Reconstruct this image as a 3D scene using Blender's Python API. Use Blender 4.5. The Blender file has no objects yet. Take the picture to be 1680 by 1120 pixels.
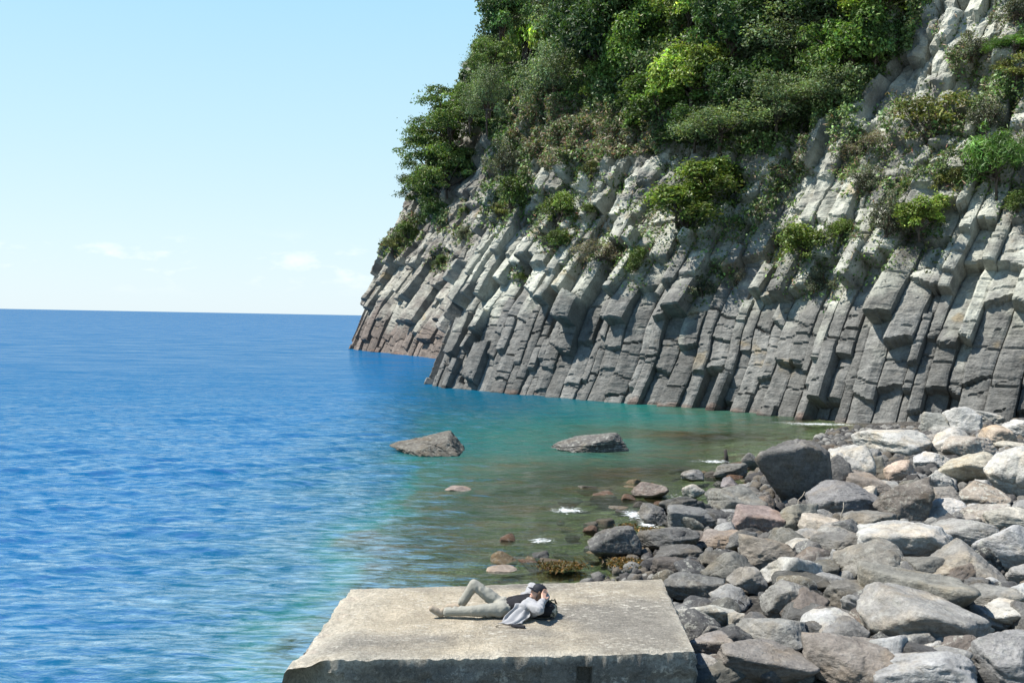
import bpy, bmesh, math, random
import numpy as np
from mathutils import Vector, Matrix

random.seed(7)
rng = np.random.default_rng(7)
SC = bpy.context.scene
COL = SC.collection
R = math.radians

# ------------------------------------------------------------------ camera
CAM_H = 5.3
FPX = 35.0 / 36.0 * 1680
PITCH, ROLL = math.atan(38.5 / FPX), R(1.05)
FWD = np.array([0, math.cos(PITCH), -math.sin(PITCH)])
_r0 = np.array([1.0, 0, 0]); _u0 = np.array([0, math.sin(PITCH), math.cos(PITCH)])
RGT = _r0 * math.cos(ROLL) + _u0 * math.sin(ROLL)
UPV = _u0 * math.cos(ROLL) - _r0 * math.sin(ROLL)
CAM = np.array([0, 0, CAM_H])
cd = bpy.data.cameras.new('camera'); cam = bpy.data.objects.new('camera', cd); COL.objects.link(cam)
cd.lens = 35; cd.sensor_width = 36; cd.clip_start = 0.1; cd.clip_end = 60000
M = Matrix.Identity(4)
for i in range(3):
    M[i][0], M[i][1], M[i][2], M[i][3] = RGT[i], UPV[i], -FWD[i], CAM[i]
cam.matrix_world = M
SC.camera = cam

# ------------------------------------------------------------------ light
SUN_EL, SUN_AZ = R(58), R(-90)          # azimuth from +Y towards +X
S = Vector((math.sin(SUN_AZ) * math.cos(SUN_EL), math.cos(SUN_AZ) * math.cos(SUN_EL), math.sin(SUN_EL)))
sl = bpy.data.lights.new('sun', 'SUN'); sl.energy = 4.3; sl.angle = R(0.5); sl.color = (1, 0.955, 0.88)
so = bpy.data.objects.new('sun', sl); COL.objects.link(so)
so.rotation_euler = S.to_track_quat('Z', 'Y').to_euler()

W = bpy.data.worlds.new('World'); SC.world = W; W.use_nodes = True
wt = W.node_tree; wt.nodes.clear()
def N(t, kind, **kw):
    n = t.nodes.new(kind)
    for k, v in kw.items():
        if k.startswith('i_'): n.inputs[k[2:].replace('_', ' ')].default_value = v
        else: setattr(n, k, v)
    return n
sky = N(wt, 'ShaderNodeTexSky', sky_type='NISHITA', sun_disc=False, sun_elevation=SUN_EL, sun_rotation=SUN_AZ,
        altitude=0, air_density=1.0, dust_density=0.5, ozone_density=1.5)
tc = N(wt, 'ShaderNodeTexCoord')
sep = N(wt, 'ShaderNodeSeparateXYZ'); wt.links.new(tc.outputs['Generated'], sep.inputs[0])
# small white clouds low over the sea
mp = N(wt, 'ShaderNodeMapping'); mp.inputs['Scale'].default_value = (13, 13, 38); mp.inputs['Location'].default_value = (3.1, 0.4, 0.2)
wt.links.new(tc.outputs['Generated'], mp.inputs[0])
cn = N(wt, 'ShaderNodeTexNoise'); cn.inputs['Scale'].default_value = 1.0; cn.inputs['Detail'].default_value = 7; cn.inputs['Roughness'].default_value = .6
wt.links.new(mp.outputs[0], cn.inputs['Vector'])
cr = N(wt, 'ShaderNodeMapRange'); cr.inputs[1].default_value = .53; cr.inputs[2].default_value = .82; wt.links.new(cn.outputs['Fac'], cr.inputs[0])
b1 = N(wt, 'ShaderNodeMapRange', interpolation_type='SMOOTHSTEP'); b1.inputs[1].default_value = .012; b1.inputs[2].default_value = .045; wt.links.new(sep.outputs['Z'], b1.inputs[0])
b2 = N(wt, 'ShaderNodeMapRange', interpolation_type='SMOOTHSTEP'); b2.inputs[1].default_value = .085; b2.inputs[2].default_value = .05; wt.links.new(sep.outputs['Z'], b2.inputs[0])
m1 = N(wt, 'ShaderNodeMath', operation='MULTIPLY'); wt.links.new(cr.outputs[0], m1.inputs[0]); wt.links.new(b1.outputs[0], m1.inputs[1])
m2 = N(wt, 'ShaderNodeMath', operation='MULTIPLY'); wt.links.new(m1.outputs[0], m2.inputs[0]); wt.links.new(b2.outputs[0], m2.inputs[1])
gm = N(wt, 'ShaderNodeGamma'); gm.inputs[1].default_value = 1.0; wt.links.new(sky.outputs[0], gm.inputs[0])
hs = N(wt, 'ShaderNodeHueSaturation'); hs.inputs['Saturation'].default_value = 1.0; wt.links.new(gm.outputs[0], hs.inputs['Color'])
mx = N(wt, 'ShaderNodeMix', data_type='RGBA'); wt.links.new(m2.outputs[0], mx.inputs['Factor'])
gr = N(wt, 'ShaderNodeValToRGB'); wt.links.new(sep.outputs['Z'], gr.inputs[0])
_e = gr.color_ramp.elements; _e[0].position = 0.0; _e[0].color = (.80, .93, .99, 1); _e[1].position = 1.0; _e[1].color = (.05, .16, .48, 1)
for _p, _c in ((.07, (.73, .92, 1.0, 1)), (.17, (.60, .87, 1.0, 1)), (.33, (.42, .77, 1.0, 1)), (.5, (.20, .46, .82, 1)), (.7, (.10, .28, .66, 1))):
    _x = _e.new(_p); _x.color = _c
gs = N(wt, 'ShaderNodeVectorMath', operation='SCALE'); gs.inputs['Scale'].default_value = 4.55; wt.links.new(gr.outputs[0], gs.inputs[0])
m0 = N(wt, 'ShaderNodeMix', data_type='RGBA'); m0.inputs['Factor'].default_value = .93
wt.links.new(hs.outputs[0], m0.inputs['A']); wt.links.new(gs.outputs[0], m0.inputs['B'])
wt.links.new(m0.outputs['Result'], mx.inputs['A']); mx.inputs['B'].default_value = (5.6, 5.6, 5.6, 1)
bg = N(wt, 'ShaderNodeBackground'); bg.inputs['Strength'].default_value = 0.105
wt.links.new(mx.outputs['Result'], bg.inputs[0])
wo = N(wt, 'ShaderNodeOutputWorld'); wt.links.new(bg.outputs[0], wo.inputs[0])

SC.view_settings.view_transform = 'Standard'; SC.view_settings.look = 'None'
SC.view_settings.exposure = 1.08; SC.view_settings.gamma = 1.0
SC.cycles.max_bounces = 6; SC.cycles.transparent_max_bounces = 12
SC.cycles.diffuse_bounces = 3; SC.cycles.glossy_bounces = 3; SC.cycles.caustics_reflective = False

# ------------------------------------------------------------------ helpers
def ray(px, py):
    d = FWD * FPX + RGT * (px - 840) + UPV * (560 - py)
    return d / np.linalg.norm(d)
def at_z(px, py, z):
    d = ray(px, py); return CAM + d * ((z - CAM_H) / d[2])
def at_d(px, py, depth):
    d = ray(px, py); return CAM + d * (depth / d.dot(FWD))
def project(P):
    r = P - CAM; z = r @ FWD
    return 840 + FPX * (r @ RGT) / z, 560 - FPX * (r @ UPV) / z, z

def vnoise(p, seed=0):
    p = np.asarray(p, float); f = np.floor(p); t = p - f; t = t * t * t * (t * (t * 6 - 15) + 10)
    i = f.astype(np.int64)
    def h(a, b, c):
        n = (a * 374761393 + b * 668265263 + c * 2147483647 + seed * 1274126177) & 0xffffffff
        n = ((n ^ (n >> 13)) * 1274126177) & 0xffffffff
        n = ((n ^ (n >> 16)) * 2246822519) & 0xffffffff
        return ((n ^ (n >> 15)) & 0xffff) / 32767.5 - 1
    out = 0
    for dx in (0, 1):
        for dy in (0, 1):
            for dz in (0, 1):
                w = (t[..., 0] if dx else 1 - t[..., 0]) * (t[..., 1] if dy else 1 - t[..., 1]) * (t[..., 2] if dz else 1 - t[..., 2])
                out = out + w * h(i[..., 0] + dx, i[..., 1] + dy, i[..., 2] + dz)
    return out
def fbm(p, octv=4, seed=0, gain=.5, lac=2.03):
    p = np.asarray(p, float); a, s, o = 1.0, 0.0, 0
    for k in range(octv):
        o = o + a * vnoise(p, seed + k * 17); s += a; a *= gain; p = p * lac + 3.7
    return o / s
def sstep(a, b, x):
    t = np.clip((x - a) / (b - a), 0, 1); return t * t * (3 - 2 * t)
def v3(x, y, z=0):
    x, y, z = np.broadcast_arrays(x, y, z); return np.stack([x, y, z], -1)

def mesh_np(name, verts, faces, smooth=False, color=None, attrs=None):
    """verts (N,3), faces (M,k) all the same k"""
    me = bpy.data.meshes.new(name)
    verts = np.asarray(verts, np.float32); faces = np.asarray(faces, np.int32)
    k = faces.shape[1]
    me.vertices.add(len(verts)); me.vertices.foreach_set('co', verts.ravel())
    me.loops.add(faces.size); me.loops.foreach_set('vertex_index', faces.ravel())
    me.polygons.add(len(faces))
    me.polygons.foreach_set('loop_start', np.arange(0, faces.size, k, dtype=np.int32))
    me.polygons.foreach_set('use_smooth', np.full(len(faces), smooth))
    me.update(calc_edges=True)
    if color is not None:
        a = me.color_attributes.new('Col', 'FLOAT_COLOR', 'POINT')
        c = np.ones((len(verts), 4), np.float32); c[:, :3] = color; a.data.foreach_set('color', c.ravel())
    for nm, v in (attrs or {}).items():
        a = me.attributes.new(nm, 'FLOAT', 'POINT'); a.data.foreach_set('value', np.asarray(v, np.float32).ravel())
    return me
def grid_faces(nu, nv):
    i = np.arange(nu * nv).reshape(nu, nv)
    return np.stack([i[:-1, :-1], i[1:, :-1], i[1:, 1:], i[:-1, 1:]], -1).reshape(-1, 4)
def link(name, me, mat=None, parent=None):
    o = bpy.data.objects.new(name, me); COL.objects.link(o)
    if mat is not None and me is not None and not me.materials: me.materials.append(mat)
    if parent is not None: o.parent = parent
    return o
def tag(o, label=None, cat=None, group=None, kind=None):
    if label: o['label'] = label
    if cat: o['category'] = cat
    if group: o['group'] = group
    if kind: o['kind'] = kind
    return o
def empty(name, loc):
    o = bpy.data.objects.new(name, None); COL.objects.link(o); o.location = loc; return o
def sharp(me, ang=40):
    try: me.set_sharp_from_angle(angle=R(ang))
    except Exception: pass

def new_mat(name):
    m = bpy.data.materials.new(name); m.use_nodes = True; t = m.node_tree; t.nodes.clear()
    out = N(t, 'ShaderNodeOutputMaterial'); return m, t, out
def noise_node(t, vec, scale, detail=6, rough=.6, dist=0.0):
    n = N(t, 'ShaderNodeTexNoise'); n.inputs['Scale'].default_value = scale; n.inputs['Detail'].default_value = detail
    n.inputs['Roughness'].default_value = rough; n.inputs['Distortion'].default_value = dist
    if vec is not None: t.links.new(vec, n.inputs['Vector'])
    return n
def maprange(t, src, a, b, c=0.0, d=1.0, smooth=False):
    n = N(t, 'ShaderNodeMapRange')
    if smooth: n.interpolation_type = 'SMOOTHSTEP'
    for i, v in zip((1, 2, 3, 4), (a, b, c, d)): n.inputs[i].default_value = v
    t.links.new(src, n.inputs[0]); return n.outputs[0]
def mixc(t, fac, a, b, blend='MIX'):
    n = N(t, 'ShaderNodeMix', data_type='RGBA', blend_type=blend)
    for sock, v in (('Factor', fac), ('A', a), ('B', b)):
        if isinstance(v, (int, float)): n.inputs[sock].default_value = v
        elif isinstance(v, tuple): n.inputs[sock].default_value = v if len(v) == 4 else v + (1,)
        else: t.links.new(v, n.inputs[sock])
    return n.outputs['Result']
def mathn(t, op, a, b=None):
    n = N(t, 'ShaderNodeMath', operation=op)
    for i, v in enumerate((a, b)):
        if v is None: continue
        if isinstance(v, (int, float)): n.inputs[i].default_value = v
        else: t.links.new(v, n.inputs[i])
    return n.outputs[0]
def principled(t, out, base, rough=.9, bump=None, bstr=.5, bdist=.05, spec=.3):
    p = N(t, 'ShaderNodeBsdfPrincipled'); p.inputs['Roughness'].default_value = rough
    p.inputs['Specular IOR Level'].default_value = spec
    if isinstance(base, tuple): p.inputs['Base Color'].default_value = base if len(base) == 4 else base + (1,)
    else: t.links.new(base, p.inputs['Base Color'])
    if bump is not None:
        b = N(t, 'ShaderNodeBump'); b.inputs['Strength'].default_value = bstr; b.inputs['Distance'].default_value = bdist
        t.links.new(bump, b.inputs['Height']); t.links.new(b.outputs[0], p.inputs['Normal'])
    t.links.new(p.outputs[0], out.inputs['Surface']); return p

# ------------------------------------------------------------------ materials
def make_cliff_mat():
    m, t, out = new_mat('cliff_rock')
    co = N(t, 'ShaderNodeTexCoord').outputs['Object']
    at = N(t, 'ShaderNodeAttribute', attribute_name='Col').outputs['Color']
    n1 = noise_node(t, co, 1.6, 9, .65); n2 = noise_node(t, co, 9, 6, .65)
    mpp = N(t, 'ShaderNodeMapping'); mpp.inputs['Scale'].default_value = (1, 1, 7); t.links.new(co, mpp.inputs[0])
    n3 = noise_node(t, mpp.outputs[0], 1.3, 7, .6, .6)
    v = maprange(t, n1.outputs['Fac'], .3, .7, .62, 1.3)
    v2 = maprange(t, n2.outputs['Fac'], .3, .7, .78, 1.2)
    c = mixc(t, 1.0, at, mixc(t, 1.0, v, v2, 'MULTIPLY'), 'MULTIPLY')
    h = mathn(t, 'ADD', mathn(t, 'ADD', n1.outputs['Fac'], mathn(t, 'MULTIPLY', n2.outputs['Fac'], .35)), mathn(t, 'MULTIPLY', n3.outputs['Fac'], .35))
    principled(t, out, c, .9, h, 1.0, .15, .2)
    return m
def make_boulder_mat():
    m, t, out = new_mat('boulder_rock')
    co = N(t, 'ShaderNodeTexCoord').outputs['Object']
    oi = N(t, 'ShaderNodeObjectInfo')
    off = N(t, 'ShaderNodeVectorMath', operation='ADD'); t.links.new(co, off.inputs[0])
    cmb = N(t, 'ShaderNodeCombineXYZ'); sc = mathn(t, 'MULTIPLY', oi.outputs['Random'], 37.0)
    for i in range(3): t.links.new(sc, cmb.inputs[i])
    t.links.new(cmb.outputs[0], off.inputs[1]); vec = off.outputs[0]
    n1 = noise_node(t, vec, 2.6, 9, .7); n2 = noise_node(t, vec, 17, 6, .72)
    mpp = N(t, 'ShaderNodeMapping'); mpp.inputs['Scale'].default_value = (1.2, 1.2, 5); t.links.new(vec, mpp.inputs[0])
    rot = N(t, 'ShaderNodeCombineXYZ'); t.links.new(mathn(t, 'MULTIPLY', oi.outputs['Random'], 2.4), rot.inputs[0]); t.links.new(mathn(t, 'MULTIPLY', oi.outputs['Random'], 9.1), rot.inputs[2])
    t.links.new(rot.outputs[0], mpp.inputs['Rotation'])
    n3 = noise_node(t, mpp.outputs[0], 2.2, 6, .6, .5)
    v = maprange(t, n1.outputs['Fac'], .3, .7, .6, 1.35)
    v2 = maprange(t, n2.outputs['Fac'], .3, .72, .72, 1.25)
    v3_ = maprange(t, n3.outputs['Fac'], .35, .65, .88, 1.1)
    k = mixc(t, 1.0, mixc(t, 1.0, v, v2, 'MULTIPLY'), v3_, 'MULTIPLY')
    c = mixc(t, 1.0, oi.outputs['Color'], k, 'MULTIPLY')
    # ochre weathering patches and pale lichen, amount set per stone
    n4 = noise_node(t, vec, 1.1, 5, .6)
    c = mixc(t, mathn(t, 'MULTIPLY', maprange(t, n4.outputs['Fac'], .52, .66), .35), c, mixc(t, 1.0, c, (1.35, 1.05, .66), 'MULTIPLY'))
    n5 = noise_node(t, vec, 6.5, 7, .75)
    li = mathn(t, 'MULTIPLY', maprange(t, n5.outputs['Fac'], .53, .6), oi.outputs['Alpha'])
    c = mixc(t, li, c, (.46, .46, .40))
    # thin pale veins
    w = N(t, 'ShaderNodeTexWave'); w.inputs['Scale'].default_value = .55; w.inputs['Distortion'].default_value = 7; w.inputs['Detail'].default_value = 3
    t.links.new(mpp.outputs[0], w.inputs['Vector'])
    c = mixc(t, mathn(t, 'MULTIPLY', maprange(t, w.outputs['Fac'], .99, 1.0), .14), c, (.42, .41, .38))
    h = mathn(t, 'ADD', mathn(t, 'ADD', n1.outputs['Fac'], mathn(t, 'MULTIPLY', n2.outputs['Fac'], .3)), mathn(t, 'MULTIPLY', n3.outputs['Fac'], .3))
    principled(t, out, c, .88, h, 1.0, .11, .2)
    return m
def make_leaf_mat():
    m, t, out = new_mat('leaf')
    at = N(t, 'ShaderNodeAttribute', attribute_name='Col').outputs['Color']
    oi = N(t, 'ShaderNodeObjectInfo')
    c = mixc(t, 1.0, at, oi.outputs['Color'], 'MULTIPLY')
    p = N(t, 'ShaderNodeBsdfPrincipled'); p.inputs['Roughness'].default_value = .5; p.inputs['Specular IOR Level'].default_value = .35
    t.links.new(c, p.inputs['Base Color'])
    tr = N(t, 'ShaderNodeBsdfTranslucent'); t.links.new(mixc(t, 1.0, c, (1.25, 1.3, .55), 'MULTIPLY'), tr.inputs[0])
    mxs = N(t, 'ShaderNodeMixShader'); mxs.inputs[0].default_value = .3
    t.links.new(p.outputs[0], mxs.inputs[1]); t.links.new(tr.outputs[0], mxs.inputs[2]); t.links.new(mxs.outputs[0], out.inputs['Surface'])
    return m
def make_simple(name, col, rough=.8, nscale=12, amt=.3, bstr=.3, bdist=.02, spec=.3):
    m, t, out = new_mat(name)
    co = N(t, 'ShaderNodeTexCoord').outputs['Object']
    n = noise_node(t, co, nscale, 6, .6)
    c = mixc(t, 1.0, col, maprange(t, n.outputs['Fac'], .3, .7, 1 - amt, 1 + amt), 'MULTIPLY')
    principled(t, out, c, rough, n.outputs['Fac'], bstr, bdist, spec)
    return m
MAT_CLIFF = make_cliff_mat(); MAT_BOULDER = make_boulder_mat(); MAT_LEAF = make_leaf_mat()
MAT_BARK = make_simple('bark', (.09, .07, .055), .95, 9, .35, .6, .05)

def make_concrete():
    m, t, out = new_mat('old_concrete')
    co = N(t, 'ShaderNodeTexCoord').outputs['Object']
    at = N(t, 'ShaderNodeAttribute', attribute_name='Col').outputs['Color']
    n1 = noise_node(t, co, 2.2, 8, .65, .3); n2 = noise_node(t, co, 26, 6, .75); n3 = noise_node(t, co, 90, 3, .6)
    c = mixc(t, 1.0, at, maprange(t, n1.outputs['Fac'], .3, .7, .72, 1.22), 'MULTIPLY')
    c = mixc(t, 1.0, c, maprange(t, n2.outputs['Fac'], .3, .7, .55, 1.38), 'MULTIPLY')
    n6 = noise_node(t, co, 34, 4, .7)
    c = mixc(t, maprange(t, n6.outputs['Fac'], .60, .66, 0, .55), c, mixc(t, 1.0, c, (.3, .3, .3), 'MULTIPLY'))
    c = mixc(t, maprange(t, n3.outputs['Fac'], .60, .68, 0, .5), c, (.55, .52, .45))
    mp2 = N(t, 'ShaderNodeMapping'); mp2.inputs['Scale'].default_value = (1, 2.6, 1); t.links.new(co, mp2.inputs[0])
    n4 = noise_node(t, mp2.outputs[0], 7, 8, .78)          # pale worn scrapes
    n5 = noise_node(t, co, .9, 3, .5)
    c = mixc(t, mathn(t, 'MULTIPLY', maprange(t, n4.outputs['Fac'], .545, .61), maprange(t, n5.outputs['Fac'], .42, .6, .25, .9)), c, (.72, .68, .58))
    h = mathn(t, 'ADD', mathn(t, 'ADD', n2.outputs['Fac'], mathn(t, 'MULTIPLY', n3.outputs['Fac'], .4)), n1.outputs['Fac'])
    principled(t, out, c, .92, h, 1.0, .05, .2)
    return m
MAT_CONCRETE = make_concrete()

# ------------------------------------------------------------------ terrain: beach and sea bed in one sheet
def shore_t(x, y):
    return (x - 2.6) * .9 - (y - 20) * .436
def ground_z(x, y):
    x = np.asarray(x, float); y = np.asarray(y, float)
    t = shore_t(x, y) + 1.6 * vnoise(v3(x * .22, y * .22, 3.3), 5)
    z = np.where(t > 0, .02 + .085 * t, .02 + .10 * t)
    z = np.minimum(z, 1.25 + .03 * t)
    z = np.where(t < -6, -.58 + .16 * (t + 6), z)
    deep = np.maximum(0, -x - 2.0) * .28
    z = np.maximum(np.minimum(z, z * 0 + .3 - deep * (t < 2)) if False else z - deep, -7)
    return z
def build_ground():
    xs = np.arange(-34, 62, .22); ys = np.arange(3, 74, .22)
    X, Y = np.meshgrid(xs, ys, indexing='ij')
    Z = ground_z(X, Y)
    P = v3(X, Y, 0)
    Z = Z + .10 * fbm(P * .9, 4, 3) + .05 * fbm(P * 3, 2, 9)
    w = sstep(-7, -1, Z * 0 + shore_t(X, Y)) * sstep(0.15, -.1, Z)      # lumpy weed-covered bottom
    Z = Z + w * .22 * np.maximum(0, fbm(P * 1.1, 3, 31))
    t = shore_t(X, Y)
    n = fbm(P * .8, 4, 12); n2 = fbm(P * 3.2, 3, 14)
    sand = np.array([.34, .31, .24]); dark = np.array([.06, .055, .048]); weed = np.array([.13, .085, .03]); olive = np.array([.15, .155, .075]); pale = np.array([.36, .34, .22])
    c = dark + (np.array([.13, .12, .105]) - dark) * sstep(-.2, .4, n2)[..., None]
    under = sstep(.12, -.05, Z)[..., None]
    bot = olive + (pale - olive) * sstep(.0, .5, n)[..., None]
    bot = bot + (weed - bot) * sstep(.1, .45, fbm(P * 1.3, 4, 21))[..., None]
    c = c + (bot - c) * under
    # pale gravel pocket among the near boulders
    sx, sy = at_z(1555, 1075, .8)[:2]
    g = np.exp(-(((X - sx) / 1.3) ** 2 + ((Y - sy) / .8) ** 2))[..., None]
    c = c + (sand - c) * np.clip(g * 1.6, 0, 1)
    me = mesh_np('beach_ground', v3(X, Y, Z).reshape(-1, 3), grid_faces(*X.shape), True, c.reshape(-1, 3))
    m, t_, out = new_mat('beach_ground')
    co = N(t_, 'ShaderNodeTexCoord').outputs['Object']
    at = N(t_, 'ShaderNodeAttribute', attribute_name='Col').outputs['Color']
    n1 = noise_node(t_, co, 12, 6, .7)
    vo = N(t_, 'ShaderNodeTexVoronoi'); vo.inputs['Scale'].default_value = 11; t_.links.new(co, vo.inputs['Vector'])
    cc = mixc(t_, 1.0, at, maprange(t_, n1.outputs['Fac'], .3, .7, .55, 1.4), 'MULTIPLY')
    cc = mixc(t_, 1.0, cc, maprange(t_, vo.outputs['Distance'], 0, .6, 1.25, .45), 'MULTIPLY')
    principled(t_, out, cc, .9, mathn(t_, 'ADD', n1.outputs['Fac'], vo.outputs['Distance']), .9, .05)
    tag(link('beach_ground', me, m), kind='structure')
build_ground()
def ground_hit(px, py):
    z = .3
    for _ in range(12):
        p = at_z(px, py, z); z = .5 * z + .5 * max(0.0, float(ground_z(p[0], p[1])))
    return at_z(px, py, z)

# ------------------------------------------------------------------ sea
def build_sea():
    dep = np.concatenate([np.arange(900, 560, -12), np.arange(560, 300, -1.15), np.arange(300, 22, -.95), np.array([20, 17, 14, 11, 8.5, 6.5, 5, 3.5, 2.4, 1.5, .9, .5, .25])])
    rad = CAM_H * FPX / dep
    ang = np.concatenate([np.linspace(-1.25, -.62, 60)[:-1], np.linspace(-.62, .62, 900), np.linspace(.62, 1.1, 40)[1:]])
    Rr, A = np.meshgrid(rad, ang, indexing='ij')
    X, Y = Rr * np.sin(A), Rr * np.cos(A)
    P = v3(X, Y, 0)
    # wind waves coming slightly obliquely to the shore
    Z = np.zeros_like(X); fade = sstep(260, 60, Rr)
    wr = np.random.default_rng(3)
    warp = fbm(P * .09, 3, 40) * 3.0
    calm = sstep(-22, -2, shore_t(X, Y)) * sstep(-14, -2, X)
    amp = 1 - .72 * calm
    for i in range(30):
        wl = .36 * 1.078 ** i; th = R(100) + wr.normal(0, .42)
        k = 2 * math.pi / wl; ph = wr.uniform(0, 6.28)
        arg = k * (X * math.cos(th) + Y * math.sin(th) + warp * (.25 + .02 * i)) + ph
        dl = math.sqrt(wl * .25 * 8655); Z += .0095 * wl ** .85 * (np.sin(arg) + .25 * np.cos(2 * arg)) * sstep(1.5 * dl, .8 * dl, Rr)
    patch = .75 + .45 * fbm(P * np.array([.05, .12, 1]), 3, 77)
    Z = Z * amp * patch * fade + .012 * fbm(P * 2.2, 3, 8) * amp * sstep(70, 25, Rr)
    t = shore_t(X, Y) + 2.2 * vnoise(v3(X * .2, Y * .2, 1.1), 15)
    D = np.maximum(-t, 10 * (-X - 2.3 + 1.5 * fbm(P * np.array([.5, .3, 1]), 4, 90)))
    weed = fbm(P * np.array([.22, .35, 1]), 4, 55)
    me = mesh_np('sea', v3(X, Y, Z).reshape(-1, 3), grid_faces(*X.shape), True, None, {'depth': D, 'weed': weed, 'dist': np.minimum(Rr, 2000)})
    m, tt, out = new_mat('sea_water')
    d = N(tt, 'ShaderNodeAttribute', attribute_name='depth').outputs['Fac']
    wd = N(tt, 'ShaderNodeAttribute', attribute_name='weed').outputs['Fac']
    dist = N(tt, 'ShaderNodeAttribute', attribute_name='dist').outputs['Fac']
    ramp = N(tt, 'ShaderNodeValToRGB'); tt.links.new(maprange(tt, d, 0, 80), ramp.inputs[0])
    els = [(0, (.085, .090, .045)), (.07, (.048, .092, .056)), (.15, (.012, .095, .085)), (.26, (.005, .066, .105)), (.5, (.004, .072, .150)), (1, (.004, .082, .200))]
    e = ramp.color_ramp.elements; e[0].position, e[0].color = els[0][0], els[0][1] + (1,); e[1].position, e[1].color = els[-1][0], els[-1][1] + (1,)
    for p_, c_ in els[1:-1]:
        x = e.new(p_); x.color = c_ + (1,)
    body = mixc(tt, mathn(tt, 'MULTIPLY', maprange(tt, wd, .12, .42), maprange(tt, d, 14, 3)), ramp.outputs[0], (.055, .05, .022))
    geo0 = N(tt, 'ShaderNodeNewGeometry'); mp0 = N(tt, 'ShaderNodeMapping'); mp0.inputs['Scale'].default_value = (.55, .9, 1); tt.links.new(geo0.outputs['Position'], mp0.inputs[0])
    n0 = noise_node(tt, mp0.outputs[0], 1.0, 7, .68, .8)
    shal = maprange(tt, d, 10, 2)
    body = mixc(tt, mathn(tt, 'MULTIPLY', maprange(tt, n0.outputs['Fac'], .50, .62), mathn(tt, 'MULTIPLY', shal, .85)), body, (.15, .095, .045))
    body = mixc(tt, mathn(tt, 'MULTIPLY', maprange(tt, n0.outputs['Fac'], .46, .36), mathn(tt, 'MULTIPLY', shal, .7)), body, (.02, .035, .022))
    df = N(tt, 'ShaderNodeBsdfDiffuse'); tt.links.new(body, df.inputs[0])
    tp = N(tt, 'ShaderNodeBsdfTransparent'); tp.inputs[0].default_value = (.72, .86, .74, 1)
    b_ = N(tt, 'ShaderNodeMixShader'); tt.links.new(maprange(tt, d, 1.0, 9.5, .05, 1, True), b_.inputs[0]); tt.links.new(tp.outputs[0], b_.inputs[1]); tt.links.new(df.outputs[0], b_.inputs[2])
    geo = N(tt, 'ShaderNodeNewGeometry')
    mpw = N(tt, 'ShaderNodeMapping'); mpw.inputs['Scale'].default_value = (.75, 1.9, 1); mpw.inputs['Rotation'].default_value = (0, 0, R(10)); tt.links.new(geo.outputs['Position'], mpw.inputs[0])
    na = noise_node(tt, mpw.outputs[0], 1.9, 5, .62, .6)
    nb = noise_node(tt, mpw.outputs[0], .33, 4, .6, .4)
    nc = noise_node(tt, mpw.outputs[0], .75, 5, .62, .6)
    bumpf = mathn(tt, 'ADD', mathn(tt, 'ADD', na.outputs['Fac'], mathn(tt, 'MULTIPLY', nc.outputs['Fac'], 2.2)), mathn(tt, 'MULTIPLY', nb.outputs['Fac'], 2.0))
    bp = N(tt, 'ShaderNodeBump'); bp.inputs['Distance'].default_value = .035; tt.links.new(bumpf, bp.inputs['Height'])
    tt.links.new(maprange(tt, d, 2, 20, .35, .8), bp.inputs['Strength'])
    gl = N(tt, 'ShaderNodeBsdfGlossy'); gl.inputs['Roughness'].default_value = .05; tt.links.new(bp.outputs[0], gl.inputs['Normal'])
    gl.inputs['Color'].default_value = (.9, .95, 1, 1)
    mpr = N(tt, 'ShaderNodeMapping'); mpr.inputs['Scale'].default_value = (.10, .30, 1); mpr.inputs['Rotation'].default_value = (0, 0, R(8)); tt.links.new(geo.outputs['Position'], mpr.inputs[0])
    nr = noise_node(tt, mpr.outputs[0], 1.0, 13, .80, .3)            # gusts and ripple patches at every scale
    mpn = N(tt, 'ShaderNodeMapping'); mpn.inputs['Scale'].default_value = (1.5, 4.8, 1); mpn.inputs['Rotation'].default_value = (0, 0, R(14)); tt.links.new(geo.outputs['Position'], mpn.inputs[0])
    nn = noise_node(tt, mpn.outputs[0], 1.0, 9, .72, .5)
    rip = maprange(tt, nr.outputs['Fac'], .40, .62, .35, 1.7)
    ripn = maprange(tt, nn.outputs['Fac'], .38, .66, .12, 2.1)
    rm_ = N(tt, 'ShaderNodeMix', data_type='FLOAT'); tt.links.new(maprange(tt, dist, 35, 130), rm_.inputs[0]); tt.links.new(ripn, rm_.inputs[2]); tt.links.new(rip, rm_.inputs[3]); rip = rm_.outputs[0]
    fr = N(tt, 'ShaderNodeFresnel'); fr.inputs['IOR'].default_value = 1.33; tt.links.new(bp.outputs[0], fr.inputs['Normal'])
    ms = N(tt, 'ShaderNodeMixShader'); tt.links.new(mathn(tt, 'MULTIPLY', fr.outputs[0], mathn(tt, 'MULTIPLY', rip, maprange(tt, dist, 12, 70, .52, .22))), ms.inputs[0]); tt.links.new(b_.outputs[0], ms.inputs[1]); tt.links.new(gl.outputs[0], ms.inputs[2])
    tt.links.new(ms.outputs[0], out.inputs['Surface'])
    tag(link('sea', me, m), kind='structure')
build_sea()

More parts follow.
